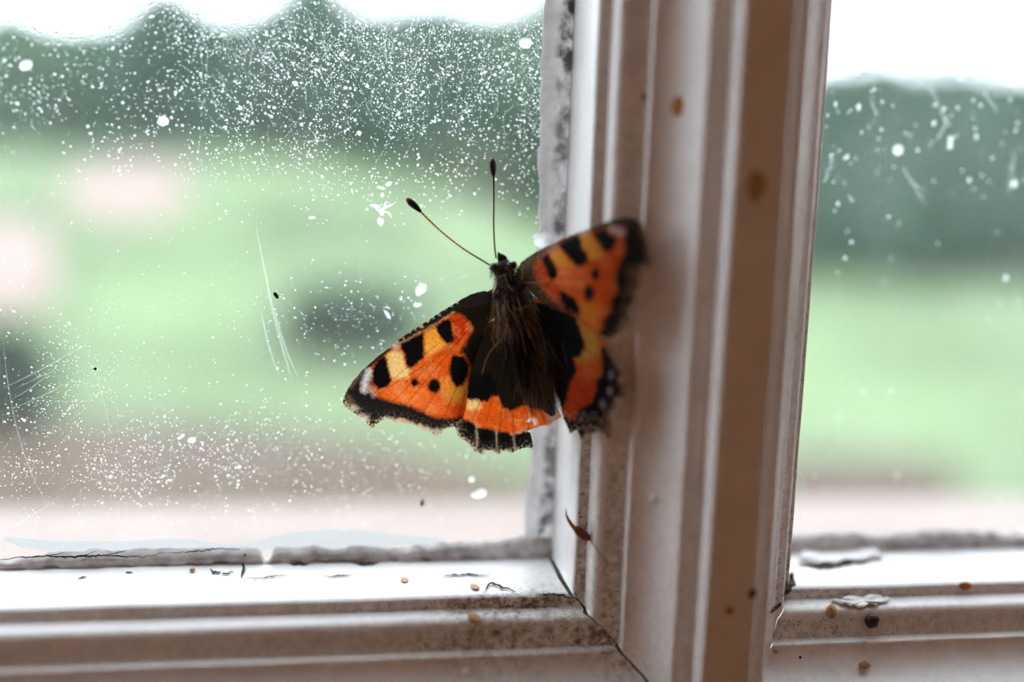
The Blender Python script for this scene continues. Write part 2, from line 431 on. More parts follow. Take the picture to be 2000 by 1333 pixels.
bead('putty_bead', np.concatenate([np.arange(XR0-.0002, XR0+.06, .0006), np.linspace(XR0+.061, XR1, 12)]),
     lambda s: max(.0004, .0023*(1 + .35*noise.noise(Vector((s*140, 15.3, 0))) + .2*noise.noise(Vector((s*500, 1.3, 0))))),
     lambda a, h, s: (s, -h-.0006*(1-min(1, max(0, a/.002))), a-.0001), lambda a, s: .45+.5*noise.noise(Vector((s*80, 2, 7))), .0016)
bead('putty_bead', np.concatenate([np.arange(0, .12, .001), np.linspace(.121, PH, 12)]), wv(0, .0012, 4.0),
     lambda a, h, s: (XR0+a-.0001, -h, s), lambda a, s: .35, .0008, FILM)

# --- where a pixel's ray meets the painted mouldings
def hit_section(px, py, which):
    r = ray(px, py); best = None
    if which == 'rail': Pq = np.stack([-UD, -PL[:, 1]], 1); c0, c1, r0, r1 = CAM[2], CAM[1], r[2], r[1]; Pq = np.concatenate([Pq, [[-.06, -FRONT]]])
    else: Pq = np.stack([sec[:, 0], -sec[:, 1]], 1); c0, c1, r0, r1 = CAM[0], CAM[1], r[0], r[1]
    for a, b in zip(Pq[:-1], Pq[1:]):
        e = b-a; den = r0*e[1]-r1*e[0]
        if abs(den) < 1e-12: continue
        q = a-np.array([c0, c1]); t = (q[0]*e[1]-q[1]*e[0])/den; k = (q[0]*r1-q[1]*r0)/den
        if t > 0 and -1e-6 <= k <= 1+1e-6 and (best is None or t < best[0]):
            nn = np.array([e[1], -e[0]]); nn /= np.linalg.norm(nn)
            if nn @ np.array([r0, r1]) > 0: nn = -nn
            best = (t, np.array([0, nn[1], nn[0]]) if which == 'rail' else np.array([nn[0], nn[1], 0]))
    if best is None: return None
    return CAM + best[0]*r, best[1]
def on_paint(px, py):
    a = hit_section(px, py, 'bar'); b = hit_section(px, py, 'rail')
    hb = a is not None
    if a is not None and b is not None:
        return a if np.linalg.norm(a[0]-CAM) < np.linalg.norm(b[0]-CAM) else b
    return a or b or (at(px, py, 1.6), np.array([0, -1.0, 0]))
def on_glass(px, py, off=.05): return at(px, py, off)

# --- hairline cracks, drawn as thin dark ribbons lying just over the paint
def crack(pts, width, name='paint_crack', mat=None, lift=.00006):
    P = []
    for k in range(len(pts)-1):
        a, b = np.array(pts[k], float), np.array(pts[k+1], float)
        n = max(2, int(np.linalg.norm(b-a)/5))
        for i in range(n): P.append(a+(b-a)*i/n)
    P.append(np.array(pts[-1], float))
    V = []; m_ = len(P)
    for i, p in enumerate(P):
        p = p + np.array([nr.normal()*.9, nr.normal()*.9])
        t = P[min(i+1, m_-1)]-P[max(i-1, 0)]; t = t/(np.linalg.norm(t)+1e-9); n2 = np.array([-t[1], t[0]])
        w_ = width*.5*(.25+.75*math.sin(math.pi*(i+.35)/(m_-.3)))*(.65+.7*nr.random())
        for s_ in (-1, 1):
            h = on_paint(*(p+s_*n2*w_)); V.append(h[0]+h[1]*(lift+.00009))
    return mesh(name, V, [(2*i, 2*i+1, 2*i+3, 2*i+2) for i in range(m_-1)], mat or CRACK, win)
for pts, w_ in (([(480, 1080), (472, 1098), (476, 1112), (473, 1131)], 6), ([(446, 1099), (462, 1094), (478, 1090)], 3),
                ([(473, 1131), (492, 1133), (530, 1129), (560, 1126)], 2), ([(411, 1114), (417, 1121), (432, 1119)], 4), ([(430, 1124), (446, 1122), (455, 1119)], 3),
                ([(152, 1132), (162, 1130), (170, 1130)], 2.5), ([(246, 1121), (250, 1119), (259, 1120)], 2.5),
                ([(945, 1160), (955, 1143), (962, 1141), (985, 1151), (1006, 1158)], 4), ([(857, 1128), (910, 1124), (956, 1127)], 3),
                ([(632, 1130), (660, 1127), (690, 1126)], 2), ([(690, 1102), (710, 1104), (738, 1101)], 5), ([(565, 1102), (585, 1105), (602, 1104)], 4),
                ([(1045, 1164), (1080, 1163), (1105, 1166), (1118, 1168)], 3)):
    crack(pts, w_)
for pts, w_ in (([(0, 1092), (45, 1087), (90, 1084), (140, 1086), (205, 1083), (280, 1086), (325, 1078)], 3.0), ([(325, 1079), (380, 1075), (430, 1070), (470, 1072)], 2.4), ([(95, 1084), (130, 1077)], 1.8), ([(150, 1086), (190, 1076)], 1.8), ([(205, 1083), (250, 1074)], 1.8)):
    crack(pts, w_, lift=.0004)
# --- open paint chips at the foot of the right pane, bare timber showing
crack([(1562, 1106), (1600, 1110), (1640, 1106), (1665, 1099), (1692, 1100)], 8, mat=TIMBER)
crack([(1548, 1118), (1545, 1140), (1536, 1156), (1528, 1162)], 15, mat=TIMBER)
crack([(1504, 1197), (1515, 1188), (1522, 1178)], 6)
def flake(poly, curl, name='paint_flake'):
    c = np.mean(poly, 0); V = []; h0 = on_paint(*c)
    ring = smooth_line(list(poly)+[poly[0]], 37)[:-1]; ring = ring+nr.normal(size=ring.shape)*1.3
    V.append(h0[0]+h0[1]*.0002)
    for f_ in (.5, 1.0):
        for q in ring:
            p = c+(q-c)*f_; h = on_paint(*p); V.append(h[0]+h[1]*(.00012+curl*f_*f_*(.6+.4*math.sin(q[0]*.13))))
    n = len(ring); Fc = [(0, 1+i, 1+(i+1) % n) for i in range(n)] + [(1+i, 1+n+i, 1+n+(i+1) % n, 1+(i+1) % n) for i in range(n)]
    o = mesh(name, V, Fc, FLAKE, win); md = o.modifiers.new('thickness', 'SOLIDIFY'); md.thickness = .00012; return o
flake([(1556, 1098), (1580, 1066), (1640, 1060), (1700, 1076), (1735, 1092), (1690, 1097), (1640, 1103), (1590, 1108)], .0005)
flake([(1622, 1178), (1660, 1170), (1720, 1168), (1745, 1172), (1715, 1186), (1680, 1189), (1645, 1186)], .0004)
# --- blisters in the paint
for px, py, r_ in ((1552, 1263, .0004), (1600, 1262, .0004), (1690, 1255, .0005), (1815, 1254, .0004), (1278, 975, .0006), (912, 1314, .0005), (1190, 1197, .0004), (650, 1304, .0004), (1000, 1300, .0004)):
    h = on_paint(px, py); n = h[1]; a = np.cross(n, [.3, .1, .9]); a /= np.linalg.norm(a); b = np.cross(n, a)
    V = [h[0]+n*r_*.45]; K = 12
    for f_, z_ in ((.45, .36), (.8, .14), (1.05, -.06)):
        for k in range(K):
            an = 2*math.pi*k/K; V.append(h[0]+(a*math.cos(an)*1.15+b*math.sin(an))*r_*f_+n*r_*z_)
    Fc = [(0, 1+i, 1+(i+1) % K) for i in range(K)] + [(1+j*K+i, 1+(j+1)*K+i, 1+(j+1)*K+(i+1) % K, 1+j*K+(i+1) % K) for j in range(2) for i in range(K)]
    mesh('paint_blister', V, Fc, PAINT, win, True, {'dirt': np.full(len(V), .15)})

# --- bluish smear of old paint film along the foot of the left pane
def smear(top, bot):
    V = []
    for x in np.linspace(top[0][0], top[-1][0], 90):
        yt = np.interp(x, *zip(*top)); yb = np.interp(x, *zip(*bot)); j = 1.5*noise.noise(Vector((x*.05, 1, 1)))
        V += [on_glass(x, yt+j, .03), on_glass(x, yb, .03)]
    return mesh('paint_smear', V, [(2*i, 2*i+1, 2*i+3, 2*i+2) for i in range(89)], SMEAR, win)
smear([(12, 1049), (40, 1052), (120, 1058), (250, 1058), (330, 1052), (370, 1053), (420, 1062), (500, 1058), (560, 1042), (640, 1034), (700, 1036), (780, 1046), (870, 1052)],
      [(12, 1056), (40, 1070), (120, 1082), (480, 1078), (870, 1064)])

# ================================================================== the room around the window
WALLP = simple('warm_brown_wall', (.76, .50, .32), .9, 3, .08)
BOARD = simple('dark_floorboards', (.34, .19, .10), .6, 6, .3)
CEIL = simple('cream_ceiling', (.84, .72, .56), .9, 2, .05)
def struct(name, bx, mat, label):
    mb = MB()
    for b in bx: mb.box(*b)
    o = mb.build(name, mat, None, False); return tag(o, label, None, None, 'structure')
X0, X1, Y0, Z0, Z1 = -1.4, 1.6, -2.6, -.95, 1.75
wy0, wy1 = -.02, .05
ox0, ox1, oz0, oz1 = xl0-.064, XR1+.064, -.062, PH+.064
struct('wall_front', [(X0, ox0, wy0, wy1, Z0, Z1), (ox1, X1, wy0, wy1, Z0, Z1), (ox0, ox1, wy0, wy1, Z0, oz0), (ox0, ox1, wy0, wy1, oz1, Z1)], WALLP, 'warm ochre wall that the window is set in')
struct('wall_back', [(X0, X1, Y0-.1, Y0, Z0, Z1)], WALLP, 'warm ochre wall facing the window')
struct('wall_left', [(X0-.1, X0, Y0-.1, wy1, Z0, Z1)], WALLP, 'warm ochre wall to the left of the window')
struct('wall_right', [(X1, X1+.1, Y0-.1, wy1, Z0, Z1)], WALLP, 'warm ochre wall to the right of the window')
struct('floor', [(X0-.1, X1+.1, Y0-.1, wy1, Z0-.1, Z0)], BOARD, 'dark wooden floor of the room')
struct('ceiling', [(X0-.1, X1+.1, Y0-.1, wy1, Z1, Z1+.1)], CEIL, 'cream ceiling of the room')
SILL = simple('weathered_white_sill', (.176, .132, .112), .7, 60, .12)
mb = MB()
sv = [(ox0-.03, .016, -.010), (ox1+.03, .016, -.010), (ox1+.03, .118, -.029), (ox0-.03, .118, -.029), (ox0-.03, .016, -.06), (ox1+.03, .016, -.06), (ox1+.03, .118, -.068), (ox0-.03, .118, -.068)]
mb.add(sv, [(0, 1, 2, 3), (4, 7, 6, 5), (0, 4, 5, 1), (3, 2, 6, 7), (0, 3, 7, 4), (1, 5, 6, 2)])
tag(mb.build('trim_1', SILL, None, False), 'pale weathered sill outside below the panes', None, None, 'structure')

# ================================================================== the garden
def gz(x, y):
    rise = 1.5*sm(6.0, -1.0, x)*sm(4.5, 15, y)
    return -.95 + rise + .05*math.sin(x*.9)*math.sin(y*.7)*sm(4, 8, y)
def ground_hit(px, py):
    r = ray(px, py); t = .3
    while t < 80:
        p = CAM+r*t
        if p[2] < gz(p[0], p[1]): return p
        t += .03+.004*t
    return p
gx = np.concatenate([np.linspace(-60, -12, 14), np.linspace(-11, 14, 70), np.linspace(15, 60, 14)])
gy = np.concatenate([np.linspace(.11, 20, 70), np.linspace(22, 90, 18)])
V = [(x, y, gz(x, y)) for y in gy for x in gx]
LAWN = simple('mown_grass', (.068, .097, .047), .9, .55, .42, .1)
tag(mesh('lawn', V, grid_faces(len(gy), len(gx)), LAWN), 'pale green mown lawn outside the window', None, None, 'structure')
def patch(name, polypx, mat, label, lift=.03, ground=None):
    P = [ground_hit(*q) for q in polypx] if ground is None else [np.array((x, y, 0)) for x, y in ground]
    ring = smooth_line(P+[P[0]], 49)[:-1]; c = ring.mean(0); V = [(c[0], c[1], gz(c[0], c[1])+lift*1.6)]
    for f_ in (.35, .7, .97, 1.0):
        for q in ring:
            p = c+(q-c)*f_; V.append((p[0], p[1], gz(p[0], p[1])+(lift*1.3 if f_ < 1 else -.02)))
    n = 48; Fc = [(0, 1+i, 1+(i+1) % n) for i in range(n)]+[(1+j*n+i, 1+(j+1)*n+i, 1+(j+1)*n+(i+1) % n, 1+j*n+(i+1) % n) for j in range(3) for i in range(n)]
    return tag(mesh(name, V, Fc, mat), label, None, None, 'structure')
GRAVEL = simple('pinkish_gravel', (.140, .102, .089), .95, 5, .2)
SOIL = simple('bare_brown_soil', (.036, .022, .010), .95, 5, .35)
patch('garden_path', [(-160, 500), (-60, 440), (40, 430), (110, 470), (120, 560), (80, 610), (-40, 615), (-160, 620)], GRAVEL, 'pinkish gravel path at the left of the lawn')
patch('gravel_clearing', [(110, 370), (180, 330), (270, 322), (360, 330), (390, 370), (340, 425), (240, 445), (140, 420)], GRAVEL, 'pinkish gravel clearing below the dark trees')
patch('flower_bed', None, SOIL, 'bare brown soil bed below the window', .04, [(-4.5, .5), (-4.5, 3.2), (-2.0, 4.15), (-.8, 4.2), (.1, 3.9), (.75, 3.1), (.9, 2.0), (1.1, .9), (2.5, .5)])

patch('border_bed', [(1530, 905), (1700, 900), (1860, 925), (1900, 985), (1700, 1010), (1520, 1010)], SOIL, 'narrow dark bed beside the lawn below the right pane')
LEAFD = simple('dark_green_leaf', (.0112, .041, .022), .55, 2.0, .3, .3, .25)
LEAFM = simple('mid_green_leaf', (.020, .059, .026), .55, 2.0, .3, .3, .3)
LEAFO = simple('olive_green_leaf', (.039, .059, .019), .55, 2.0, .3, .3, .3)
BARK = simple('brown_bark', (.06, .045, .035), .9, 12, .3)
def leaves(mb, n, centre, rad, size, rng, box=False):
    for _ in range(n):
        if box: d = rng.uniform(-1, 1, 3); k = rng.integers(3); d[k] = np.sign(d[k])*rng.uniform(.86, 1.06)
        else:
            d = rng.normal(size=3); d /= np.linalg.norm(d); d *= rng.uniform(.72, 1.08)
        p = np.array(centre)+d*np.array(rad)
        a = rng.normal(size=3); a /= np.linalg.norm(a); b = np.cross(a, rng.normal(size=3)); b /= np.linalg.norm(b)+1e-9
        s_ = size*rng.uniform(.6, 1.3)
        mb.add([p-a*s_, p-b*s_*.45+a*s_*.1, p+a*s_, p+b*s_*.45+a*s_*.1], [(0, 1, 2, 3)])
def core(mb, centre, rad, seed, box=False):
    n, m_ = 14, 20; V = []
    for i in range(n):
        th = math.pi*i/(n-1)
        for k in range(m_):
            ph = 2*math.pi*k/m_; d = np.array([math.sin(th)*math.cos(ph), math.sin(th)*math.sin(ph), math.cos(th)])
            if box: d = np.sign(d)*np.abs(d)**.35
            f_ = .82+.18*noise.noise(Vector(d*2.3)+Vector((seed, seed, 0)))
            V.append(np.array(centre)+d*np.array(rad)*f_)
    mb.add(V, grid_faces(n, m_, 0, True))
def tree(name, px, dist, py_base, py_top, wpx, mat, label, cat, group=None, crown_from=.0, nl=1500, lump=1):
    rng = np.random.default_rng(int(px*7+py_top*13+9999))
    if dist is None: dist = ground_hit(px, py_base)[1]
    r = ray(px, py_base); t = dist/r[1]; p = CAM+r*t; base = np.array([p[0], p[1], gz(p[0], p[1])-.02])
    rt_ = ray(px, py_top); top = (CAM+rt_*(dist/rt_[1]))[2]; H = top-base[2]; W = wpx/F*dist/2
    o = empty(name, base); tag(o, label, cat, group)
    mb = MB()
    if crown_from > 0:
        mb2 = MB(); mb2.tube([base, base+np.array([.05, 0, H*.35]), base+np.array([-.05, .05, H*.6])], [.16, .12, .06], 8)
        mb2.build('trunk', BARK, o)
    zc = base[2]+H*(crown_from+1)/2; rz = H*(1-crown_from)/2
    for k in range(lump):
        off = np.array([(-.42, .42, -.38, .38, 0, -.1, .15)[k % 7]*W, rng.uniform(-.2, .2)*W, (-.5, -.48, .02, .1, .48, -.1, -.55)[k % 7]*rz]) if lump > 1 else np.zeros(3)
        s_ = .56 if lump > 1 else 1.0
        c = np.array([base[0], base[1], zc])+off; rad = (W*s_, W*.8*s_, rz*s_)
        core(mb, c, rad, k*3.1+px); leaves(mb, nl//lump, c, rad, .055+.02*H/4, rng)
    mb.build('foliage', mat, o, False)
    if crown_from == 0:
        mb2 = MB(); mb2.tube([base-np.array([0, 0, .02]), base+np.array([.02, 0, H*.4])], [.05, .03], 7); mb2.build('stem', BARK, o)
    return o
def hedgerow(tops, dist, seg, mat, label, pyb):
    X = [(CAM+ray(px, pyb)*(dist/ray(px, pyb)[1]))[0] for px, _ in tops]
    Zt = [(CAM+ray(px, py)*(dist/ray(px, py)[1]))[2] for px, py in tops]
    o = empty('hedge', ((X[0]+X[-1])/2, dist, gz((X[0]+X[-1])/2, dist))); tag(o, label, 'hedge')
    mb = MB(); rng = np.random.default_rng(int(dist*10)); n = int((X[-1]-X[0])/seg)+1; w_ = (X[-1]-X[0])/n
    for k in range(n):
        x = X[0]+w_*(k+.5); zb = gz(x, dist)-.35; zt = np.interp(x, X, Zt); c = (x, dist, (zb+zt)/2); rad = (w_*.78, .9, (zt-zb)/2)
        core(mb, c, rad, k*1.3, True); leaves(mb, 500, c, rad, .09, rng, True)
        m2 = MB(); m2.tube([(x, dist, zb), (x+.03, dist, zb+1.2)], [.07, .05], 7); m2.build('stem', BARK, o)
    mb.build('foliage', mat, o, False)
tree('tree', 40, 19.5, 280, 0, 330, LEAFM, 'mid green rounded tree behind the gravel path', 'tree', None, .03, 2600, 7)
tree('tree', 335, 16.2, 280, -45, 300, LEAFD, 'dark green tall tree above the gravel clearing', 'tree', None, .03, 2600, 7)
tree('tree', 610, 20.0, 280, -90, 300, LEAFD, 'darkest broad tree at the middle of the lawn edge', 'tree', None, .03, 2600, 7)
tree('tree', 850, 16.5, 300, -20, 270, LEAFD, 'dark spreading tree beside the taller mid green tree', 'tree', None, .03, 2600, 7)
tree('tree', 1090, 20.5, 330, -110, 300, LEAFM, 'mid green tall tree between the spreading tree and the bar', 'tree', None, .03, 2600, 7)
hedgerow([(-260, 20), (20, 10), (250, -10), (480, -40), (700, -40), (1000, -30), (1400, -30)], 24.5, 3, LEAFM, 'tall loose green hedgerow behind the trees', 285)
tree('shrub', 690, None, 668, 560, 270, LEAFD, 'low dark evergreen shrub on the open lawn', 'shrub', None, 0, 1300)
tree('shrub', -10, None, 835, 640, 190, LEAFD, 'dark round shrub at the edge of the gravel path', 'shrub', None, 0, 1300)
tree('shrub', 900, 15, 350, 285, 220, LEAFO, 'low olive shrub in front of the spreading tree', 'shrub', None, 0, 900)
hedgerow([(1215, 70), (1440, 80), (1620, 85), (1780, 62), (1900, 95), (2300, 120)], 15.2, 1.8, LEAFD, 'long clipped dark green hedge across the right of the lawn', 550)

# ================================================================== deposits on the glass
def spot_geo(mb, p, rx, rz, rng, h=.25):
    K = 6; a0 = rng.random()*6.28; v = [(p[0], p[1]-h*min(rx, rz), p[2])]
    for k in range(K):
        an = a0+2*math.pi*k/K; v.append((p[0]+rx*math.cos(an), p[1], p[2]+rz*math.sin(an)))
    mb.add(v, [(0, 1+k, 1+(k+1) % K) for k in range(K)])
def dens(x, y):     # how thick the spots lie, read off the pane
    d = 1.0*sm(420, 60, y)*(.45+.55*sm(150, 520, x)) + .25*sm(470, 330, y)*sm(250, 600, x)
    d += .9*math.exp(-((x-330)/420)**2-((y-905)/70)**2) + .55*math.exp(-((x-90)/150)**2-((y-760)/110)**2)
    d += .8*math.exp(-((x-690)/130)**2-((y-620)/55)**2) + .25*math.exp(-((x-420)/250)**2-((y-810)/60)**2) + .03
    d *= .25+1.3*max(0, noise.noise(Vector((x*.012, y*.012, 2)))+.45*noise.noise(Vector((x*.04, y*.04, 6)))+.4)
    return d
mb = MB(); rng = np.random.default_rng(21); cnt = 0
while cnt < 9500:
    x, y = rng.uniform(-20, 1075), rng.uniform(-20, 1040)
    if rng.random() > dens(x, y): continue
    r_ = .000072*math.exp(rng.normal()*.42)*(1.15 if y < 420 else .85); p = on_glass(x, y, .02)
    spot_geo(mb, p, r_, r_*rng.uniform(.8, 1.1), rng); cnt += 1
# fine chains of spots left along old brush and cobweb lines
for _ in range(620):
    x, y = rng.uniform(380, 1075), rng.uniform(-10, 330)*rng.uniform(.3, 1)
    an = rng.normal(1.0 if x < 750 else 2.0, .55); L = rng.uniform(12, 70); bend = rng.normal()*.012; n = int(L/2.6)
    for k in range(n):
        x += math.cos(an)*2.6; y += math.sin(an)*2.6; an += bend
        if rng.random() < .75 and x < 1080: spot_geo(mb, on_glass(x+rng.normal()*.7, y+rng.normal()*.7, .02), .00004*rng.uniform(.6, 1.6), .00004*rng.uniform(.6, 1.6), rng)
so = mb.build('dried_water_spots', SPOT, None, False); tag(so, 'tiny pale dried water spots spattered over the left pane', 'water spots', None, 'stuff')
mb = MB()
for _ in range(900):
    x, y = rng.uniform(1540, 2040), rng.uniform(60, 1000)
    if rng.random() > (1.0*sm(520, 180, y)*sm(40, 160, y)*(.5+.5*sm(2000, 1600, x)) + .05): continue
    r_ = .00013*math.exp(rng.normal()*.45); p = on_glass(x, y, .02)
    if p[0] < XR0+.001: continue
    spot_geo(mb, p, r_, r_*rng.uniform(.9, 2.2), rng)
for (xa, ya, an, L) in ((1815, 170, 1.1, 90), (1850, 240, 2.1, 40), (1765, 330, 1.0, 75), (1700, 190, 1.2, 40), (1920, 180, .9, 50), (1630, 300, 1.9, 60), (1980, 300, 1.7, 80)):
    for k in range(int(L/2.2)):
        spot_geo(mb, on_glass(xa+math.cos(an)*k*2.2+rng.normal()*2, ya+math.sin(an)*k*2.2+rng.normal()*2, .02), .00009, .00009, rng)
spot_geo(mb, on_glass(1754, 293, .02), .0009, .00085, rng); spot_geo(mb, on_glass(1857, 272, .02), .0005, .0005, rng); spot_geo(mb, on_glass(1981, 359, .02), .0006, .0006, rng)
so = mb.build('dried_water_spots', SPOT, None, False); tag(so, 'sparse pale dried water spots on the right pane', 'water spots', None, 'stuff')
# scratches and wipe marks
def ribbon(mb, pts, wpx, off=.015):
    P = smooth_line(pts, max(8, len(pts)*6)); V = []
    for i, p in enumerate(P):
        t = P[min(i+1, len(P)-1)]-P[max(i-1, 0)]; t /= np.linalg.norm(t)+1e-9; n_ = np.array([-t[1], t[0]])*wpx/2*math.sin(math.pi*(i+.6)/(len(P)+.2))
        V += [on_glass(*(p+n_), off), on_glass(*(p-n_), off)]
    mb.add(V, [(2*i, 2*i+1, 2*i+3, 2*i+2) for i in range(len(P)-1)])
SCR = [([(497, 425), (515, 520), (540, 640), (575, 755)], 5), ([(508, 600), (525, 680), (545, 735)], 4), ([(535, 600), (556, 680), (588, 750)], 4), ([(520, 560), (545, 660), (568, 740)], 3),
       ([(2, 640), (20, 790), (55, 920), (105, 1005)], 2.2), ([(0, 762), (70, 728), (160, 678)], 2.6), ([(0, 790), (60, 762), (128, 702)], 2), ([(0, 808), (80, 776), (155, 737)], 2.2), ([(20, 765), (90, 730), (135, 715)], 1.6),
       ([(180, 710), (205, 790), (222, 880)], 1.4), ([(0, 1045), (60, 1010), (130, 960)], 1.4), ([(145, 1028), (163, 1014)], 2.4), ([(40, 783), (140, 784), (200, 784)], 1.2)]
mb = MB()
for s_ in SCR: ribbon(mb, *s_)
rng = np.random.default_rng(4)
for _ in range(90):
    x, y = rng.uniform(0, 640), rng.uniform(780, 1000); an = rng.normal(2.4, .5); L = rng.uniform(10, 40)
    if rng.random() < .35: x, y = rng.uniform(380, 1060), rng.uniform(0, 300); an = rng.uniform(0, 3.1)
    ribbon(mb, [(x, y), (x+L*.5*math.cos(an), y+L*.5*math.sin(an)), (x+L*math.cos(an+.15), y+L*math.sin(an+.15))], rng.uniform(1.0, 1.8))
tag(mb.build('glass_scratches', SCRATCH, None, False), 'fine pale scratches and wipe marks on the left pane', 'scratches', None, 'stuff')

# single crumbs and remains stuck on the glass
def blob(mb, p, r, n, seed, flat=.5, stretch=(1, 0), K=10, dome=False):
    # lumpy bead; n = normal, stretch = (elongation, angle)
    n = np.asarray(n, float)/np.linalg.norm(n); a = np.cross(n, [0, 0, 1.0])
    if np.linalg.norm(a) < .1: a = np.cross(n, [1.0, 0, 0])
    a /= np.linalg.norm(a); b = np.cross(n, a); ca, sa = math.cos(stretch[1]), math.sin(stretch[1]); a, b = a*ca+b*sa, b*ca-a*sa
    V = []
    for i in range(7):
        th = math.pi*i/6*(.5 if dome else 1)
        for k in range(K):
            ph = 2*math.pi*k/K; f_ = 1+.28*noise.noise(Vector((math.cos(ph)*1.7+seed, math.sin(ph)*1.7, th*1.5)))
            V.append(p + r*f_*(a*stretch[0]*math.sin(th)*math.cos(ph)+b*math.sin(th)*math.sin(ph)+n*flat*(math.cos(th)+(0 if dome else .7))))
    mb.add(V, grid_faces(7, K, 0, True))
RUST = simple('orange_brown_spot', (.42, .17, .03), .5, 1500, .35)
BROWN = simple('dark_brown_pellet', (.045, .017, .006), .5, 1500, .4)
HUSK = simple('tan_husk', (.45, .27, .13), .6, 1800, .35)
NG = np.array([0, -1.0, 0])
# dead midge
mo = empty('dead_midge', on_glass(745, 420, .1)); tag(mo, 'tiny pale dead midge with splayed legs stuck on the left pane', 'insect')
mb = MB(); blob(mb, on_glass(746, 414, .05), .00036, NG, 1.1, .5, (1.3, 1.4), 12, True); mb.build('thorax', CHALK, mo)
mb = MB(); blob(mb, on_glass(743, 432, .05), .00042, NG, 2.1, .5, (1.6, 1.8), 12, True); mb.build('abdomen', CHALK, mo)
for pts in ([(745, 410), (738, 402), (730, 400), (724, 401)], [(746, 412), (755, 404), (764, 401), (770, 398)], [(748, 414), (757, 414), (763, 421), (765, 426)], [(748, 408), (753, 399), (754, 393)], [(744, 414), (736, 409), (731, 403)]):
    mb = MB(); ribbon(mb, pts, 4.2, .06); mb.build('leg', CHALK, mo)
mb = MB(); blob(mb, on_glass(730, 403, .05), .00016, NG, 3.1, .5, (3.4, 2.9), 12, True); mb.build('wing', CHALK, mo)
CRUMBS = [('white_crumb', 822, 566, .0006, CHALK, (1.5, .9), 'lumpy white crumb on the left pane above the left wing', 'crumb'),
          ('white_fibre', 757, 615, .00022, CHALK, (3.4, 2.2), 'short white fibre on the glass just above the left wing edge', 'fibre'),
          ('white_crumb', 815, 596, .0003, CHALK, (1.9, .1), 'small flat white crumb below the lumpy white crumb', 'crumb'),
          ('white_crumb', 759, 359, .0003, CHALK, (1.4, .4), 'oval white crumb above the dead midge', 'crumb'),
          ('white_fibre', 744, 367, .0002, CHALK, (3.0, 2.9), 'short white fibre between oval crumb and dead midge', 'fibre'),
          ('white_fibre', 609, 425, .0002, CHALK, (2.6, .1), 'small white fibre on the pale green part of the left pane', 'fibre'),
          ('white_crumb', 375, 860, .0004, CHALK, (1.4, .3), 'oval white crumb low on the left pane', 'crumb'),
          ('white_fibre', 354, 853, .0002, CHALK, (3.0, .7), 'white fibre beside the low oval white crumb', 'fibre'),
          ('white_crumb', 318, 237, .0006, CHALK, (1.2, .5), 'ragged whitish crumb with trailing thread high on the left pane', 'crumb'),
          ('white_crumb', 51, 127, .0006, CHALK, (1.5, .6), 'curved white crumb high in the dark corner of the left pane', 'crumb'),
          ('white_crumb', 1027, 84, .0007, CHALK, (1.3, .1), 'large white droplet mark next to the putty high on the left pane', 'crumb'),
          ('white_crumb', 1060, 468, .0011, CHALK, (1.2, .1), 'fluffy white lump on the putty beside the right wing', 'lump'),
          ('white_crumb', 935, 965, .0006, CHALK, (1.8, .2), 'blurred white droplet mark below the left hindwing', 'crumb'),
          ('white_crumb', 921, 937, .0004, CHALK, (1.1, .2), 'round white droplet mark just under the left hindwing', 'crumb'),
          ('dark_crumb', 539, 577, .00026, GAP, (2.0, 2.2), 'tiny black crumb beside the wipe marks on the left pane', 'crumb'),
          ('dark_crumb', 825, 984, .00026, BROWN, (1.9, 1.4), 'tiny dark banded crumb low on the pane below the butterfly', 'crumb'),
          ('dark_crumb', 186, 721, .00018, GAP, (1.2, 0), 'tiny black dot on the pale green part of the pane', 'crumb')]
for i, (nm, x, y, r_, mt, st, lab, cat) in enumerate(CRUMBS):
    p = on_glass(x, y, 1.1 if x == 1060 else .03); mb = MB(); blob(mb, p, r_, NG, i*2.3, .35, st, 16, True)
    o = own_origin(mb.build(nm, mt), p); tag(o, lab, cat)
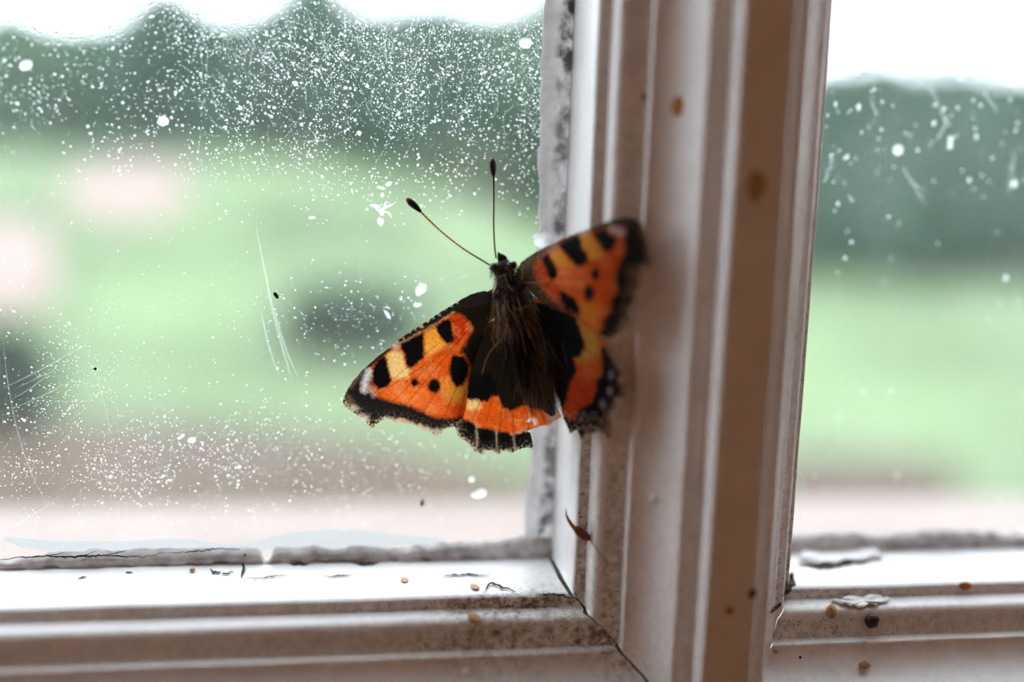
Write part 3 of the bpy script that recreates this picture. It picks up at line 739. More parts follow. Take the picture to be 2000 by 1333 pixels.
# crumbs and spots on the paintwork
PAINTBITS = [('rust_spot', 1323, 207, .00075, RUST, (1.5, 1.5), .08, 'orange brown drip spot high on the white moulding of the bar', 'spot'),
             ('rust_spot', 1259, 190, .0004, RUST, (1.2, 1.5), .12, 'small brown spot beside the orange drip spot', 'spot'),
             ('rust_stain', 1476, 366, .0011, simple('brown_stain', (.46, .33, .20), .6, 900, .3), (1.6, 1.5), .03, 'dull brown stain on the flat front of the bar', 'stain'),
             ('rust_spot', 1425, 1193, .0005, RUST, (1.2, .2), .1, 'brown dot low on the flat front of the bar', 'spot'),
             ('dark_spot', 1469, 1160, .0005, BROWN, (1.2, 1.2), .1, 'dark dot on the right edge of the bar front', 'spot'),
             ('seed', 376, 1117, .00034, HUSK, (1.5, .1), .8, 'small tan seed on the left sill ledge', 'seed'),
             ('tan_flake', 927, 1208, .0007, HUSK, (1.5, 2.3), .2, 'crumpled tan flake on the lower ledge near the open joint', 'flake'),
             ('tan_flake', 927, 1148, .0006, HUSK, (1.7, .1), .12, 'flat tan flake on the bright upper ledge near the cracks', 'flake'),
             ('seed', 1621, 1196, .0007, HUSK, (1.6, 1.1), .7, 'tan oval seed on the right ledge beside the bar', 'seed'),
             ('dark_pellet', 1698, 1211, .0009, BROWN, (1.1, .3), .8, 'round dark brown pellet on the right ledge', 'pellet'),
             ('broken_shell', 1687, 1301, .0006, HUSK, (1.4, .1), .8, 'tiny broken shell on the front of the right ledge', 'shell'),
             ('tan_crumb', 1513, 1272, .0004, HUSK, (1.1, .1), .7, 'tiny tan crumb in the corner right of the bar', 'crumb'),
             ('dark_crumb', 1562, 1285, .00017, GAP, (1.1, .1), .7, 'tiny black dot on the right ledge near the tan crumb', 'crumb'),
             ('rust_spot', 1884, 1145, .0006, RUST, (1.8, .1), .15, 'small orange mark on the groove of the right ledge', 'spot'),
             ('tan_crumb', 790, 1135, .0005, HUSK, (1.8, .1), .08, 'faint flat tan crumb midway along the left ledge', 'crumb')]
for i, (nm, x, y, r_, mt, st, fl, lab, cat) in enumerate(PAINTBITS):
    h = on_paint(x, y); mb = MB(); blob(mb, h[0]+h[1]*.00008, r_, h[1], 40+i*1.9, fl, st)
    o = own_origin(mb.build(nm, mt), h[0]); tag(o, lab, cat)
# dried winged seed stuck to the moulding
def mp(x, y, lift): h = on_paint(x, y); return h[0]+h[1]*lift
so = empty('dried_seed', mp(1138, 1040, .0002)); tag(so, 'dried brown seed with curled beak and long thread stuck on the moulding', 'seed')
mb = MB(); z = [at(x, y, 16.6) for x, y in ((1121, 1030), (1127, 1035), (1135, 1042), (1143, 1048), (1149, 1052), (1153, 1056))]
mb.tube(z, [.0002, .00052, .00062, .0006, .00042, .0001], 10); mb.build('husk', simple('seed_husk', (.16, .055, .012), .6, 2500, .5), so)
mb = MB(); mb.tube([at(x, y, 16.2) for x, y in ((1123, 1033), (1116, 1025), (1110, 1016), (1106, 1006), (1105, 994))], [.0003, .00024, .00019, .00013, .00004], 8); mb.build('beak', simple('seed_beak', (.50, .22, .045), .6, 1500, .3, transl=.3), so)
mb = MB(); mb.tube([at(x, y, d) for x, y, d in ((1152, 1055, 17.0), (1160, 1066, 18.4), (1172, 1081, 19.2), (1183, 1096, 19.6), (1189, 1103, 19.5), (1183, 1109, 19.5), (1180, 1114, 19.3), (1178, 1124, 19.2))], [.00007]*7+[.00003], 6); mb.build('thread', simple('seed_thread', (.20, .075, .025), .6), so)
mb = MB(); mb.tube([at(x, y, 16.5) for x, y in ((1122, 1038), (1128, 1031), (1135, 1026))], [.00006, .0001, .00004], 6); mb.build('bristle', BROWN, so)

# ================================================================== the butterfly
WING = wing_material()
def seg_dist(P, poly):
    # signed distance (negative inside) from points to a closed polygon
    A = np.asarray(poly, float); B = np.roll(A, -1, 0); d2 = np.full(len(P), 1e18); ins = np.zeros(len(P), bool)
    for a, b in zip(A, B):
        e = b-a; q = P-a; t = np.clip((q@e)/(e@e+1e-12), 0, 1); dd_ = q-t[:, None]*e; d2 = np.minimum(d2, (dd_**2).sum(1))
        c = ((a[1] > P[:, 1]) != (b[1] > P[:, 1])); xi = a[0]+(P[:, 1]-a[1])*(b[0]-a[0])/(b[1]-a[1]+1e-12); ins ^= c & (P[:, 0] < xi)
    return np.where(ins, -1, 1)*np.sqrt(d2)
def tr(pts, x0, y0, s): return [(x0+x/s, y0+y/s) for x, y in pts]
c1 = lambda pts: tr(pts, 650, 540, 3.7025)
c2 = lambda pts: tr(pts, 980, 410, 4.9375)
c3 = lambda pts: tr(pts, 1000, 580, 4.443)
ORANGE = (.68, .088, .007); RED = (.50, .034, .004); YELL = (.84, .33, .035); PALE = (.85, .53, .18); BLACK = (.0045, .0038, .0036)
BASAL = (.011, .0065, .004); CREAM = (.62, .47, .30); WHITE = (.75, .70, .66); MARGB = (.013, .010, .009); BLUE = (.32, .36, .48); BROWNM = (.16, .10, .065)
def wing(name, outline, anchors, camber, layers, veins, label, step=1.25, margin=None, hingepx=None, edge_amp=1.0, holes=None):
    out = np.array(outline, float)
    # ragged scale fringe
    P = []
    for a, b in zip(out, np.roll(out, -1, 0)):
        n = max(1, int(np.linalg.norm(b-a)/2.0))
        for k in range(n): P.append(a+(b-a)*k/n)
    P = np.array(P); P += nr.normal(size=P.shape)*.45*edge_amp; out = P
    mn = out.min(0)-2; mx = out.max(0)+2
    xs = np.arange(mn[0], mx[0], step); ys = np.arange(mn[1], mx[1], step)
    G = np.stack(np.meshgrid(xs, ys), -1); sh = G.shape[:2]; G = G.reshape(-1, 2)
    sd = seg_dist(G, out)
    inside = sd < step*.55
    idx = -np.ones(len(G), int)
    Fc = []; I = inside.reshape(sh)
    quad = I[:-1, :-1] & I[1:, :-1] & I[:-1, 1:] & I[1:, 1:]
    ii, jj = np.nonzero(quad); W_ = sh[1]
    quads = np.stack([ii*W_+jj, ii*W_+jj+1, (ii+1)*W_+jj+1, (ii+1)*W_+jj], 1)
    used = np.unique(quads); idx[used] = np.arange(len(used)); quads = idx[quads]
    p = G[used]; s = -sd[used]
    # colours
    col = np.tile(np.array(ORANGE), (len(p), 1))
    jit = np.array([(noise.noise(Vector((a*.16, b*.16, 1))), noise.noise(Vector((a*.16, b*.16, 5)))) for a, b in p])*2.2
    jit += nr.normal(size=p.shape)*.7
    pj = p+jit
    for kind, shp, c, soft in layers:
        if kind == 'poly': d = seg_dist(pj, shp)
        elif kind == 'ell': cx, cy, rx, ry = shp; d = (np.sqrt(((pj[:, 0]-cx)/rx)**2+((pj[:, 1]-cy)/ry)**2)-1)*min(rx, ry)
        elif kind == 'line':
            d = np.full(len(p), 1e9)
            for a, b in zip(shp[0][:-1], shp[0][1:]):
                a = np.array(a); b = np.array(b); e = b-a; q = pj-a; t = np.clip((q@e)/(e@e), 0, 1); d = np.minimum(d, np.linalg.norm(q-t[:, None]*e, axis=1))
            d -= shp[1]
        k = np.clip(.5-d/(2*soft), 0, 1)[:, None]
        col = col*(1-k)+np.array(c)*k
    # worn margin: mottled dark and cream fringe
    if margin:
        md = np.full(len(p), 1e9); M = np.array(margin, float)
        for a, b in zip(M[:-1], M[1:]):
            e = b-a; q = p-a; t = np.clip((q@e)/(e@e), 0, 1); md = np.minimum(md, np.linalg.norm(q-t[:, None]*e, axis=1))
        mot = np.array([noise.noise(Vector((a*.22, b*.22, 9)))+.6*noise.noise(Vector((a*.5, b*.5, 4))) for a, b in p])
        k = (np.clip(1.15-md/8.5, 0, 1)*np.clip(mot*3.2+.5, 0, 1))[:, None]*.9
        k2 = (np.clip(1.1-md/24.0, 0, 1)*np.clip(mot*3-.35, 0, 1)*(col.max(1) < .1))[:, None]*.42; col = col*(1-k2)+np.array((.42, .30, .21))*k2
        col = col*(1-k)+np.array(CREAM)*k
    # scales: fine rows and speckle
    sp = 1+.20*nr.normal(size=len(p)); col = col*np.clip(sp, .35, 1.8)[:, None]
    lum = col.max(1); wear = np.array([noise.noise(Vector((a*.035, b*.035, 12)))+.5*noise.noise(Vector((a*.11, b*.11, 2))) for a, b in p])
    k = (np.clip(wear*1.3, 0, .40)*(lum > .25)*np.clip(nr.random(len(p))*1.6-.3, 0, 1))[:, None]; col = col*(1-k)+np.array((.95, .42, .14))*k
    if hingepx is not None:
        hd = np.array(hingepx, float)
        rr = np.linalg.norm(p-hd, axis=1); rows = .5+.5*np.sin(rr*1.55+jit[:, 0]); col *= (1-.26*rows)[:, None]
    # veins
    vd = np.full(len(p), 1e9)
    for a, b in veins:
        a = np.array(a, float); b = np.array(b, float); e = b-a; q = p-a; t = np.clip((q@e)/(e@e), 0, 1); vd = np.minimum(vd, np.linalg.norm(q-t[:, None]*e, axis=1))
    vk = np.clip(1-vd/1.7, 0, 1); col *= (1-.42*vk)[:, None]
    # place in space
    A3 = [at(*a) for a in anchors]; n_ = np.cross(A3[1]-A3[0], A3[2]-A3[0]); n_ /= np.linalg.norm(n_)
    if n_[1] > 0: n_ = -n_
    size = math.sqrt(len(p))*step; cpx = p.mean(0)
    V = []
    for (x, y), si, vk_ in zip(p, s, vk):
        r = ray(x, y); t = ((A3[0]-CAM)@n_)/(r@n_); q = CAM+t*r
        f_ = min(1.0, si/45.0); b_ = camber*(1-(1-f_)**2)
        q = q+n_*(b_+.00006*vk_+.00012*noise.noise(Vector((x*.03, y*.03, 7)))); V.append(q)
    o = mesh(name, V, quads, WING, fly, True, {'pattern': np.clip(col, 0, 1)})
    if label: o['label'] = label
    return o
fly_base = at(1010, 640, 0.3)
fly = empty('butterfly', fly_base); tag(fly, 'orange and black butterfly with spread wings resting on the glass against the bar', 'butterfly')

# --- left hindwing (lies behind the forewing)
LH = [(1000, 600), (950, 634)] + c1([(1000, 385), (915, 555), (858, 760), (838, 900), (842, 1010), (880, 1075), (905, 1150), (940, 1190), (965, 1192), (1000, 1230), (1020, 1262), (1050, 1275), (1080, 1288), (1105, 1262), (1150, 1258), (1185, 1282), (1205, 1287),
     (1225, 1262), (1260, 1262), (1305, 1278), (1330, 1255), (1370, 1245), (1410, 1235), (1440, 1250), (1450, 1225), (1438, 1165), (1425, 1130)]) + c3([(130, 1170), (220, 1130), (320, 1108), (400, 1062), (432, 1040), (395, 972), (300, 880)]) + [(1045, 720), (1030, 640)]
lm = c1([(880, 1075), (905, 1150), (1000, 1230), (1050, 1275), (1110, 1270), (1200, 1280), (1310, 1270), (1440, 1245)])
lay = [('poly', c1([(820, 100), (1500, 100), (1700, 700), (1640, 970), (1481, 962), (1390, 925), (1290, 972), (1230, 950), (1200, 868), (1150, 858), (1120, 902), (975, 888), (960, 860), (840, 1000), (780, 700)]), BASAL, 3),
       ('poly', c1([(985, 700), (1150, 700), (1190, 840), (1150, 858), (1120, 902), (1010, 890), (975, 870)]), BLACK, 3),
       ('poly', c1([(975, 895), (1060, 895), (1075, 950), (1000, 965), (965, 945)]), PALE, 5),
       ('poly', c1([(930, 1020), (1000, 1050), (1060, 1090), (1180, 1108), (1250, 1130), (1290, 1150), (1330, 1140), (1400, 1112), (1470, 1120), (1520, 1300), (900, 1340), (850, 1010)]), MARGB, 3)]
for cx, cy, rx, ry in ((985, 1105, 40, 55), (1110, 1160, 55, 55), (1250, 1180, 48, 55), (1370, 1190, 50, 55)):
    X, Y = c1([(cx, cy)])[0]; lay.append(('ell', (X, Y, rx/3.7, ry/3.7), BLACK, 3))
for a, b in (((1040, 1060), (1045, 1230)), ((1185, 1110), (1190, 1260)), ((1305, 1150), (1318, 1260)), ((1290, 1140), (1400, 1115)), ((930, 1180), (1050, 1260))):
    lay.append(('line', (c1([a, b]), 1.2), (.45, .33, .2), 2))
lay.append(('poly', c3([(120, 1075), (170, 1045), (210, 1050), (225, 1110), (200, 1120), (180, 1075), (140, 1090)]), (.8, .62, .52), 2))
lay.append(('poly', c3([(300, 1010), (395, 970), (425, 1040), (380, 1070), (320, 1105)]), (.35, .22, .15), 5))
hv = [((1000, 620), q) for q in c1([(960, 1180), (1060, 1270), (1190, 1280), (1310, 1270), (1440, 1240), (1560, 1130)])]
wing('hindwing', LH, [(1000, 610, 7.2), (895, 840, 5.2), (1060, 830, 8.2)], .0003, lay, hv, None, 1.25, lm, (1000, 620))
# --- left forewing
LF = [(985, 560), (962, 566)] + c1([(1115, 105), (1060, 112), (1000, 130), (950, 155), (900, 185), (850, 215), (800, 245), (700, 310), (600, 375), (480, 455), (400, 525), (320, 585), (230, 665), (150, 750), (100, 830), (70, 905), (88, 945), (130, 975), (180, 1010), (205, 1022), (240, 1040),
     (262, 1085), (290, 1098), (320, 1070), (345, 1045), (370, 1032), (400, 1040), (430, 1035), (455, 1058), (490, 1056), (530, 1065), (560, 1062), (600, 1085), (640, 1095), (660, 1118), (700, 1118), (720, 1138), (770, 1155), (800, 1112), (850, 1092), (895, 1088), (930, 1060), (958, 970), (972, 860), (985, 760), (1010, 650), (1060, 500), (1120, 350)]) + [(985, 600)]
lm = c1([(70, 905), (130, 975), (240, 1040), (290, 1095), (370, 1035), (470, 1058), (600, 1083), (720, 1134), (770, 1150), (850, 1095), (930, 1060)])
MB_IN = [(225, 668), (290, 690), (285, 770), (300, 815), (340, 870), (440, 900), (560, 930), (640, 965), (740, 1010), (840, 1022), (900, 1015), (980, 1000)]
lay = [('poly', c1([(850, 290), (920, 275), (990, 340), (1000, 400), (900, 500), (860, 470)]), RED, 8),
       ('poly', c1([(668, 390), (750, 350), (775, 430), (810, 480), (780, 520), (700, 560), (665, 540)]), YELL, 5),
       ('poly', c1([(388, 560), (450, 530), (505, 550), (525, 640), (565, 680), (545, 730), (430, 742), (408, 670)]), PALE, 5),
       ('poly', c1([(800, 740), (870, 780), (960, 800), (975, 900), (870, 900), (810, 850)]), YELL, 12),
       ('poly', c1([(420, 780), (560, 800), (700, 880), (800, 960), (600, 940), (430, 890)]), (.85, .17, .03), 20),
       ('poly', c1(MB_IN)+c1([(1000, 1300), (20, 1300), (20, 880)]), MARGB, 5),
       ('poly', c1([(1300, 40), (1150, 90), (890, 180), (845, 262), (920, 272), (988, 330), (1012, 372), (960, 480), (915, 545), (950, 570), (990, 650), (985, 740), (1100, 700), (1300, 400)]), BASAL, 5),
       ('poly', c1([(1120, 60), (900, 150), (700, 290), (480, 440), (230, 650), (60, 880), (100, 900), (160, 770), (240, 690), (340, 600), (480, 490), (660, 388), (740, 350), (860, 268), (930, 240), (1120, 190)]), (.018, .013, .010), 3),
       ('poly', c1([(742, 362), (800, 310), (850, 305), (862, 350), (872, 420), (882, 465), (832, 488), (795, 455), (765, 410)]), BLACK, 3),
       ('poly', c1([(478, 492), (560, 445), (655, 400), (662, 470), (662, 580), (622, 620), (572, 662), (530, 632), (520, 560)]), BLACK, 3),
       ('poly', c1([(285, 665), (330, 600), (375, 570), (395, 620), (412, 690), (428, 752), (400, 792), (340, 812), (290, 775)]), BLACK, 3),
       ('poly', c1([(868, 560), (950, 578), (988, 640), (978, 720), (942, 782), (900, 798), (865, 762), (843, 690), (850, 610)]), BLACK, 3),
       ('ell', (*c1([(597, 762)])[0], 7.6, 8.3), BLACK, 3), ('ell', (*c1([(735, 787)])[0], 12.3, 13.5), BLACK, 3),
       ('line', (c1([(262, 690), (235, 760), (232, 815)]), 5.0), WHITE, 6), ('line', (c1([(270, 800), (300, 850)]), 3.0), (.55, .30, .2), 6),
       ('line', (c1([(110, 880), (150, 930), (180, 975)]), 3.2), BROWNM, 7), ('line', (c1([(130, 800), (205, 700)]), 2.2), BROWNM, 5),
       ('line', (c1([(490, 480), (640, 400), (760, 330), (880, 255)]), .9), (.42, .27, .15), 2)]
for k in range(11):      # cream dashes along the leading edge
    f_ = k/10; x = 470+f_*430; y = 470-f_*285+8*math.sin(k*2.1); X, Y = c1([(x, y)])[0]
    rr = (3.4, 2.5) if k in (4, 5) else (1.6, 1.5)
    lay.append(('ell', (X, Y, *rr), PALE if k in (4, 5) else CREAM, 2))
X, Y = c1([(450, 500)])[0]; lay.append(('ell', (X, Y, 8, 5.5), (.75, .5, .3), 5))
for x, y in ((480, 1045), (560, 1075), (620, 1100), (395, 1040), (150, 950), (230, 1020), (680, 1110), (760, 1120)):
    X, Y = c1([(x, y)])[0]; lay.append(('ell', (X, Y, 6.5, 4.2), (.60, .50, .36), 5))
lay.append(('ell', (*c1([(515, 1040)])[0], 5, 2.4), (.60, .36, .07), 3)); lay.append(('ell', (*c1([(625, 1075)])[0], 4, 2.4), (.60, .36, .07), 3))
hv = [((960, 590), q) for q in c1([(150, 960), (280, 1060), (440, 1030), (600, 1070), (760, 1130), (900, 1070)])] + [(c1([(860, 520)])[0], c1([(340, 840)])[0]), (c1([(940, 300)])[0], c1([(480, 470)])[0]), (c1([(860, 510)])[0], c1([(720, 580)])[0])]
wing('forewing', LF, [(960, 580, 8.0), (675, 790, 4.3), (870, 840, 6.0)], .0005, lay, hv, None, 1.2, lm, (960, 580))
# --- right hindwing
RH = [(1010, 612), (1045, 583)] + c3([(380, 60), (560, 110), (660, 190), (735, 285), (775, 350), (800, 410), (850, 460), (880, 520), (905, 545), (925, 600), (958, 640), (962, 672), (928, 700), (922, 722), (960, 760), (985, 810), (986, 855), (950, 882), (905, 868), (888, 880), (905, 925), (892, 980), (860, 985), (850, 1010), (862, 1090), (858, 1130), (868, 1205), (840, 1242), (805, 1195), (752, 1165), (700, 1180), (645, 1192), (602, 1242), (575, 1180), (560, 1148), (510, 1192), (485, 1140), (440, 1050), (420, 930), (350, 700), (280, 420)]) + [(1030, 660)]
lm = c3([(850, 460), (905, 545), (960, 660), (960, 760), (985, 850), (905, 925), (860, 1010), (860, 1200), (752, 1165), (602, 1240), (510, 1190)])
lay = [('poly', c3([(560, 180), (740, 310), (775, 430), (765, 520), (650, 570), (560, 530), (640, 470)]), (.72, .38, .09), 10),
       ('poly', c3([(480, 760), (640, 700), (780, 720), (700, 900), (560, 1040), (450, 1040), (440, 930)]), (.62, .055, .006), 25),
       ('poly', c3([(0, 0), (300, 60), (560, 170), (625, 330), (652, 430), (615, 520), (552, 532), (585, 650), (525, 740), (480, 880), (445, 960), (300, 900), (100, 500)]), BLACK, 3),
       ('poly', c3([(0, 100), (280, 120), (420, 400), (500, 700), (480, 880), (440, 960), (300, 900), (100, 500)]), BASAL, 12),
       ('poly', c3([(778, 440), (795, 600), (792, 690), (752, 722), (742, 820), (702, 920), (620, 962), (572, 1010), (560, 1070), (500, 1060), (440, 1045), (470, 1320), (900, 1320), (1080, 900), (1000, 600), (860, 430)]), BLACK, 3),
       ('line', (c3([(850, 455), (900, 545), (935, 610)]), 2.0), (.30, .2, .15), 4)]
for x, y in ((872, 682), (858, 822), (797, 935)):
    X, Y = c3([(x, y)])[0]; lay.append(('ell', (X, Y, 4.0, 7.0), BLUE, 4))
for x, y in ((945, 730), (920, 900), (840, 1050), (740, 1150), (660, 1150)):
    X, Y = c3([(x, y)])[0]; lay.append(('ell', (X, Y, 3.5, 4.5), (.30, .22, .13), 5))
rs = np.random.default_rng(8)
for _ in range(110):
    x, y = rs.uniform(450, 850), rs.uniform(990, 1180); X, Y = c3([(x, y)])[0]; lay.append(('ell', (X, Y, 1.0, 1.0), (.55, .48, .42), 1.2))
hv = [((1040, 610), q) for q in c3([(960, 660), (985, 850), (860, 1200), (600, 1240), (500, 1180)])]
wing('hindwing', RH, [(1035, 610, 8.6), (1215, 755, 21.5), (1120, 845, 16.2)], .0004, lay, hv, None, 1.25, lm, (1040, 610))
# --- right forewing
RF = [(1000, 560)] + c2([(135, 610), (160, 550), (190, 505), (230, 470), (330, 410), (450, 350), (560, 290), (700, 235), (830, 185), (960, 135), (1080, 95), (1200, 75), (1290, 85), (1350, 130), (1390, 200), (1410, 300), (1420, 400), (1450, 470), (1468, 530), (1420, 572), (1365, 562), (1345, 620), (1335, 700), (1345, 740), (1320, 775), (1290, 850), (1285, 890), (1250, 930), (1230, 1000), (1235, 1060), (1200, 1100), (1180, 1140), (1130, 1200), (1050, 1252), (1000, 1232), (900, 1200), (850, 1140), (800, 1100), (700, 1030), (580, 985), (480, 950), (350, 870), (280, 800), (200, 720)])
lm = c2([(1350, 130), (1410, 300), (1450, 520), (1360, 562), (1335, 720), (1285, 880), (1230, 1020), (1130, 1200), (1050, 1250)])
lay = [('poly', c2([(345, 520), (400, 530), (470, 620), (475, 680), (540, 700), (585, 790), (605, 900), (570, 935), (480, 840), (410, 740), (355, 650)]), RED, 6),
       ('poly', c2([(470, 430), (555, 385), (640, 450), (725, 545), (650, 620), (570, 640), (560, 560), (500, 470)]), YELL, 5),
       ('poly', c2([(740, 228), (850, 205), (890, 250), (960, 340), (995, 430), (940, 475), (870, 495), (850, 430), (790, 350)]), YELL, 6),
       ('poly', c2([(770, 900), (900, 920), (960, 1000), (930, 1200), (840, 1110), (760, 1050)]), (.86, .27, .03), 16),
       ('poly', c2([(600, 560), (780, 550), (840, 620), (800, 740), (680, 760), (580, 700)]), (.85, .17, .05), 20),
       ('poly', c2([(1190, 270), (1205, 400), (1165, 480), (1122, 600), (1112, 700), (1135, 780), (1082, 860), (1072, 960), (1002, 1050), (985, 1130), (925, 1215), (1000, 1400), (1600, 1400), (1600, 60), (1200, 40)]), MARGB, 5),
       ('poly', c2([(1240, 560), (1420, 560), (1380, 800), (1240, 1160), (1140, 1260), (1170, 1080), (1190, 900), (1220, 760)]), BROWNM, 10),
       ('poly', c2([(80, 650), (120, 500), (280, 360), (450, 300), (420, 440), (345, 520), (338, 570), (360, 660), (420, 770), (480, 850), (590, 930), (680, 990), (760, 1040), (700, 1100), (300, 950)]), (.055, .032, .015), 6),
       ('poly', c2([(420, 330), (560, 240), (830, 130), (1080, 40), (1300, 30), (1250, 180), (1040, 170), (850, 210), (740, 250), (560, 315), (450, 385)]), (.035, .028, .026), 5),
       ('poly', c2([(730, 225), (830, 180), (865, 212), (770, 262)]), (.7, .48, .33), 6),
       ('poly', c2([(455, 372), (545, 315), (555, 370), (475, 410)]), (.45, .3, .16), 6),
       ('poly', c2([(395, 465), (460, 420), (500, 480), (558, 560), (562, 640), (512, 692), (470, 640), (430, 540)]), BLACK, 3),
       ('poly', c2([(555, 325), (740, 245), (780, 290), (800, 370), (850, 450), (862, 510), (780, 548), (720, 530), (650, 440), (570, 365)]), BLACK, 3),
       ('poly', c2([(870, 215), (1040, 180), (1060, 230), (1132, 260), (1112, 360), (1060, 412), (1000, 392), (950, 320), (895, 245)]), BLACK, 4),
       ('poly', c2([(1050, 150), (1120, 165), (1205, 228), (1160, 262), (1060, 205)]), (.68, .56, .50), 7),
       ('ell', (*c2([(925, 622)])[0], 8.0, 12.0), BLACK, 3), ('ell', (*c2([(866, 802)])[0], 10.0, 16.5), BLACK, 3),
       ('poly', c2([(578, 768), (640, 800), (740, 870), (776, 960), (762, 1018), (690, 1002), (612, 962), (580, 870)]), BLACK, 3)]
for x, y in ((1285, 715), (1235, 880), (1190, 1060), (1180, 700), (1120, 900), (1080, 1130)):
    X, Y = c2([(x, y)])[0]; lay.append(('ell', (X, Y, 8, 8), BLACK, 6))
for k in range(14):
    f_ = k/13; a = (175+f_*290, 545-f_*190); X, Y = c2([(a[0], a[1])])[0]; X2, Y2 = c2([(a[0]+22, a[1]+50)])[0]
    lay.append(('line', ([(X, Y), (X2, Y2)], .7), (.30, .21, .12), 1.6))
for _ in range(260):
    x, y = rs.uniform(180, 720), rs.uniform(430, 1010); X, Y = c2([(x, y)])[0]
    if abs((y-450)-(x-180)*1.02) < 170 and (x < 370 or y > 640+(x-370)*1.0): lay.append(('ell', (X, Y, .9, .9), (.30, .19, .09), 1.2))
hv = [((1015, 545), q) for q in c2([(1410, 420), (1350, 640), (1280, 870), (1150, 1170), (1000, 1230)])] + [(c2([(300, 600)])[0], c2([(1100, 330)])[0]), (c2([(300, 720)])[0], c2([(640, 680)])[0])]
wing('forewing', RF, [(1012, 545, 10.0), (1262, 455, 23.2), (1185, 655, 20.8)], .0005, lay, hv, None, 1.25, lm, (1010, 540))

# --- body: head, thorax and abdomen as one continuous skin
BODY = simple('dark_furry_body', (.014, .011, .009), .7, 1800, .5)
spine = [(979, 506, 8.8, .25), (981, 511, 8.8, .9), (983, 520, 8.9, 1.35), (985, 530, 8.9, 1.45), (987, 539, 8.8, 1.15), (989, 546, 8.8, 1.2), (993, 558, 8.9, 1.95), (998, 578, 9.0, 2.5), (1005, 602, 9.0, 2.75), (1012, 628, 8.9, 2.55), (1019, 650, 8.8, 2.0),
         (1025, 668, 8.7, 1.7), (1034, 695, 8.8, 1.85), (1047, 730, 9.0, 1.8), (1060, 765, 9.2, 1.5), (1072, 795, 9.3, 1.0), (1080, 812, 9.4, .35)]
SP = smooth_line([np.append(at(x, y, d), r_*.001) for x, y, d, r_ in spine], 60)
mb = MB(); mb.tube(SP[:, :3], SP[:, 3]*1.0, 20); body = mb.build('body', BODY, fly)
# eyes
EYE = simple('dark_glossy_eye', (.014, .010, .008), .35, 3000, .3, .6)
for px, py, d in ((966, 523, 9.4), (1000, 519, 9.9)):
    mb = MB(); blob(mb, at(px, py, d), .00062, np.array([-.3, -.9, .2]), px, .8, (1.1, .4), 14); mb.build('eye', EYE, fly)
# palps
for pts in (((979, 508), (976, 500), (973, 493)), ((985, 508), (981, 501), (976, 496))):
    mb = MB(); mb.tube([at(x, y, 8.9) for x, y in pts], [.0005, .00035, .00008], 8); mb.build('palp', BODY, fly)
# wing shoulder plates, the left one smooth and glossy
for px, py, d, mt in ((970, 572, 10.2, simple('glossy_dark_scale', (.03, .028, .028), .18, 2500, .3, .6)), (1020, 556, 11.0, BODY)):
    mb = MB(); blob(mb, at(px, py, d), .0005, np.array([-.5, -.85, .1]), px, .5, (2.0, 1.35), 12); mb.build('wing_shoulder', mt, fly)
# antennae
ANT = attr_material('banded_antenna', .5, .3); CLUB = attr_material('antenna_club', .5, .2)
def antenna(pts, cols, club):
    P = smooth_line([at(*p) for p in pts], 90); C_ = []
    for i in range(90):
        f_ = i/89; c = np.array(cols[0])*(1-sm(.15, .4, f_))+np.array(cols[1])*sm(.15, .4, f_)
        C_.append(tuple(c*(.35 if (i % 4) < 1 else 1.0)))
    mb = MB(); mb.tube(P, [.00011]*70+list(np.linspace(.00011, .00014, 20)), 7, C_); a = mb.build('antenna', ANT, fly)
    Q = smooth_line([at(*p) for p in club], 14); t = np.linspace(0, 1, 14)
    rr = [.00012+.00036*math.sin(math.pi*min(1, .12+.80*k)**1.3) for k in t]; rr[-1] = .00012
    cc = [tuple(np.array((.018, .010, .006))*(1-sm(.72, 1, k))+np.array((.45, .20, .07))*sm(.72, 1, k)) for k in t]
    mb = MB(); mb.tube(Q, rr, 10, cc); mb.build('club', CLUB, a)
antenna([(958, 519, 8.8), (935, 505, 8.0), (905, 487, 7.0), (860, 452, 5.8), (820, 412, 4.8)], [(.16, .08, .03), (.95, .46, .10)], [(822, 414, 4.8), (812, 404, 4.6), (803, 396, 4.4), (794, 387, 4.2)])
antenna([(969, 505, 8.9), (966, 482, 8.4), (964, 440, 7.4), (965, 385, 6.3), (964, 340, 5.6)], [(.16, .08, .03), (.10, .055, .025)], [(964, 345, 5.6), (963, 332, 5.4), (962, 320, 5.2), (961, 308, 5.0)])
# legs gripping the glass and the bar
LEG = simple('dark_leg', (.05, .03, .018), .6)
for pts in (((985, 575, 7.5), (968, 585, 4.5), (960, 600, 1.8), (955, 615, .2)), ((1000, 610, 7.0), (985, 640, 4.0), (975, 665, 1.5), (970, 680, .2)), ((1020, 600, 7.2), (1036, 620, 5.0), (1046, 640, 2.5), (1050, 655, .2)), ((1022, 570, 7.4), (1040, 560, 5.0), (1055, 560, 2.5), (1062, 570, 1.4))):
    mb = MB(); mb.tube([at(*p) for p in pts], [.0003, .00024, .00018, .0001], 8); mb.build('leg', LEG, fly)
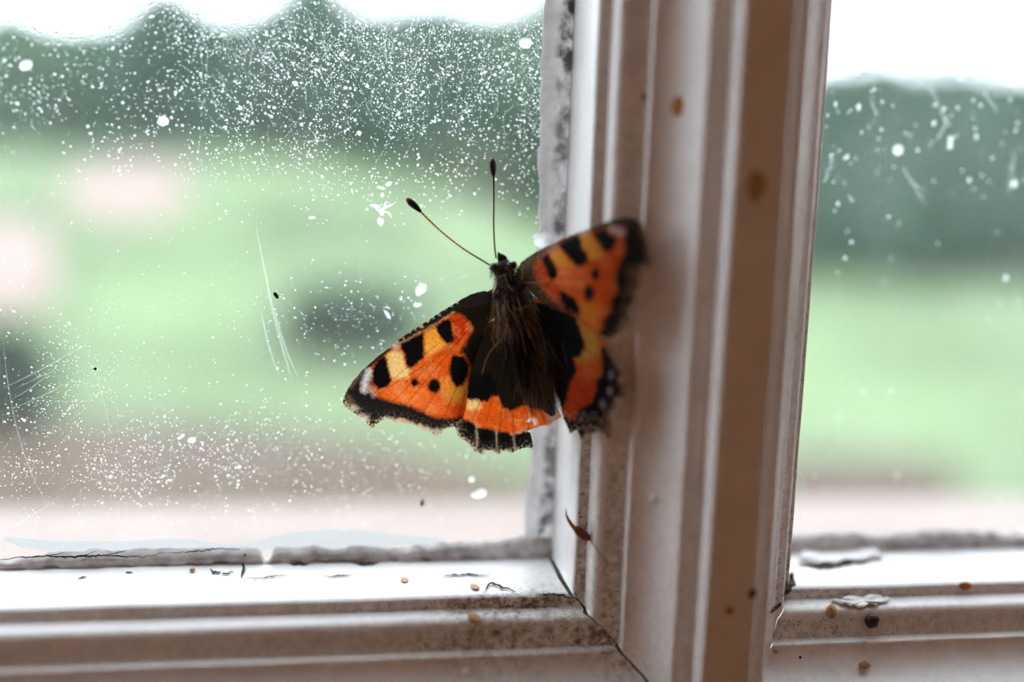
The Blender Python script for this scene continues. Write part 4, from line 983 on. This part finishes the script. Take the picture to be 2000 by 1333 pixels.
# fur
FUR = attr_material('body_fur', .5, .3)
def hair(mb, root, d, L, r, col, rng, droop, seg=4):
    P = [np.array(root)]; d = np.array(d, float)
    for k in range(seg):
        d = d+np.array(droop)*.35/seg+rng.normal(size=3)*.10; d /= np.linalg.norm(d); P.append(P[-1]+d*L/seg)
    mb.tube(P, list(np.linspace(r, r*.25, seg+1)), 3, col, False)
mb = MB(); rng = np.random.default_rng(77)
axis = SP[40, :3]-SP[18, :3]; axis /= np.linalg.norm(axis)
for i in range(4200):
    k = int(rng.integers(3, 50)); t_ = SP[min(k+1, 59), :3]-SP[k-1, :3]; t_ /= np.linalg.norm(t_)
    n_ = rng.normal(size=3); n_ -= t_*(n_@t_); n_ /= np.linalg.norm(n_)
    if n_[1] > .45: continue
    root = SP[k, :3]+n_*SP[k, 3]*.95
    head = k < 13; L = (.0010 if head else (.0024 if k < 32 else .0032))*rng.uniform(.6, 1.3)
    lay_ = .55 if head else .32
    d = n_*lay_+axis*(.35 if head else 1.0)+rng.normal(size=3)*.18
    q = rng.random()
    left = n_ @ np.array([-1, 0, 0]) > .45
    if q < .60: c = (.006, .005, .004)
    elif q < .76: c = (.06, .04, .02)
    elif left and 13 < k < 30 and q < .95: c = (.30, .31, .24)
    else: c = (.42, .25, .10) if q < .93 else (.62, .48, .32)
    if left and 12 < k < 24 and rng.random() < .35: c = (.60, .40, .24)
    hair(mb, root, d, L*(1.25 if c[0] > .15 else 1), .000042 if c[0] > .15 else .000026, tuple(np.array(c)*rng.uniform(.7, 1.4)), rng, axis)
# long hairs lying over the wing roots, running back from the thorax
for i in range(1150):
    f_ = rng.random(); x = 985+f_*75+rng.normal()*6; y = 615+f_*25+rng.random()*95
    if rng.random() < .5: x = 1040+rng.normal()*16; y = 640+rng.random()*90
    dep = 9.8+max(0, (x-1020))*.045+rng.normal()*.3 + (.9 if x > 1000 else 0)
    x2 = x+ (8+ (x-985)*.32)*rng.uniform(.5, 1.1)+rng.normal()*4; y2 = y+rng.uniform(40, 95)
    if y2 > 815: y2 = 815+rng.normal()*6
    p0 = at(x, y, dep); p1 = at(x2, y2, dep+max(0, x2-x)*.06+rng.normal()*.25); d = p1-p0; L = np.linalg.norm(d); d /= L
    q = rng.random()-(.16 if x < 1035 else -.12); c = (.005, .004, .003) if q < .68 else ((.07, .042, .018) if q < .88 else (.36, .22, .10))
    hair(mb, p0, d, L, .00004 if c[0] > .15 else .000022, tuple(np.array(c)*rng.uniform(.6, 1.3)), rng, axis*.15, 4)
# a few golden threads that stand out
for pts in ([(1003, 596), (1005, 603), (1012, 606), (1025, 600), (1038, 594)], [(1022, 625), (1030, 640), (1036, 655), (1044, 665)], [(990, 640), (978, 665), (966, 677), (955, 690), (946, 712), (941, 735)], [(962, 658), (964, 672), (968, 676)],
            [(1022, 552), (1040, 552), (1062, 553), (1082, 552)], [(1020, 516), (1021, 535), (1020, 548)], [(965, 548), (975, 541), (990, 535)], [(1025, 640), (1033, 650), (1036, 662)]):
    P = smooth_line([at(x, y, 12.2 if x < 1045 else 14) for x, y in pts], 14); mb.tube(P, [.00004]*13+[.00001], 4, (.55, .31, .12), False)
fo = mb.build('fur', FUR, fly); fo['kind'] = 'stuff'; fo['label'] = 'shaggy brown and golden hair on body and wing roots'
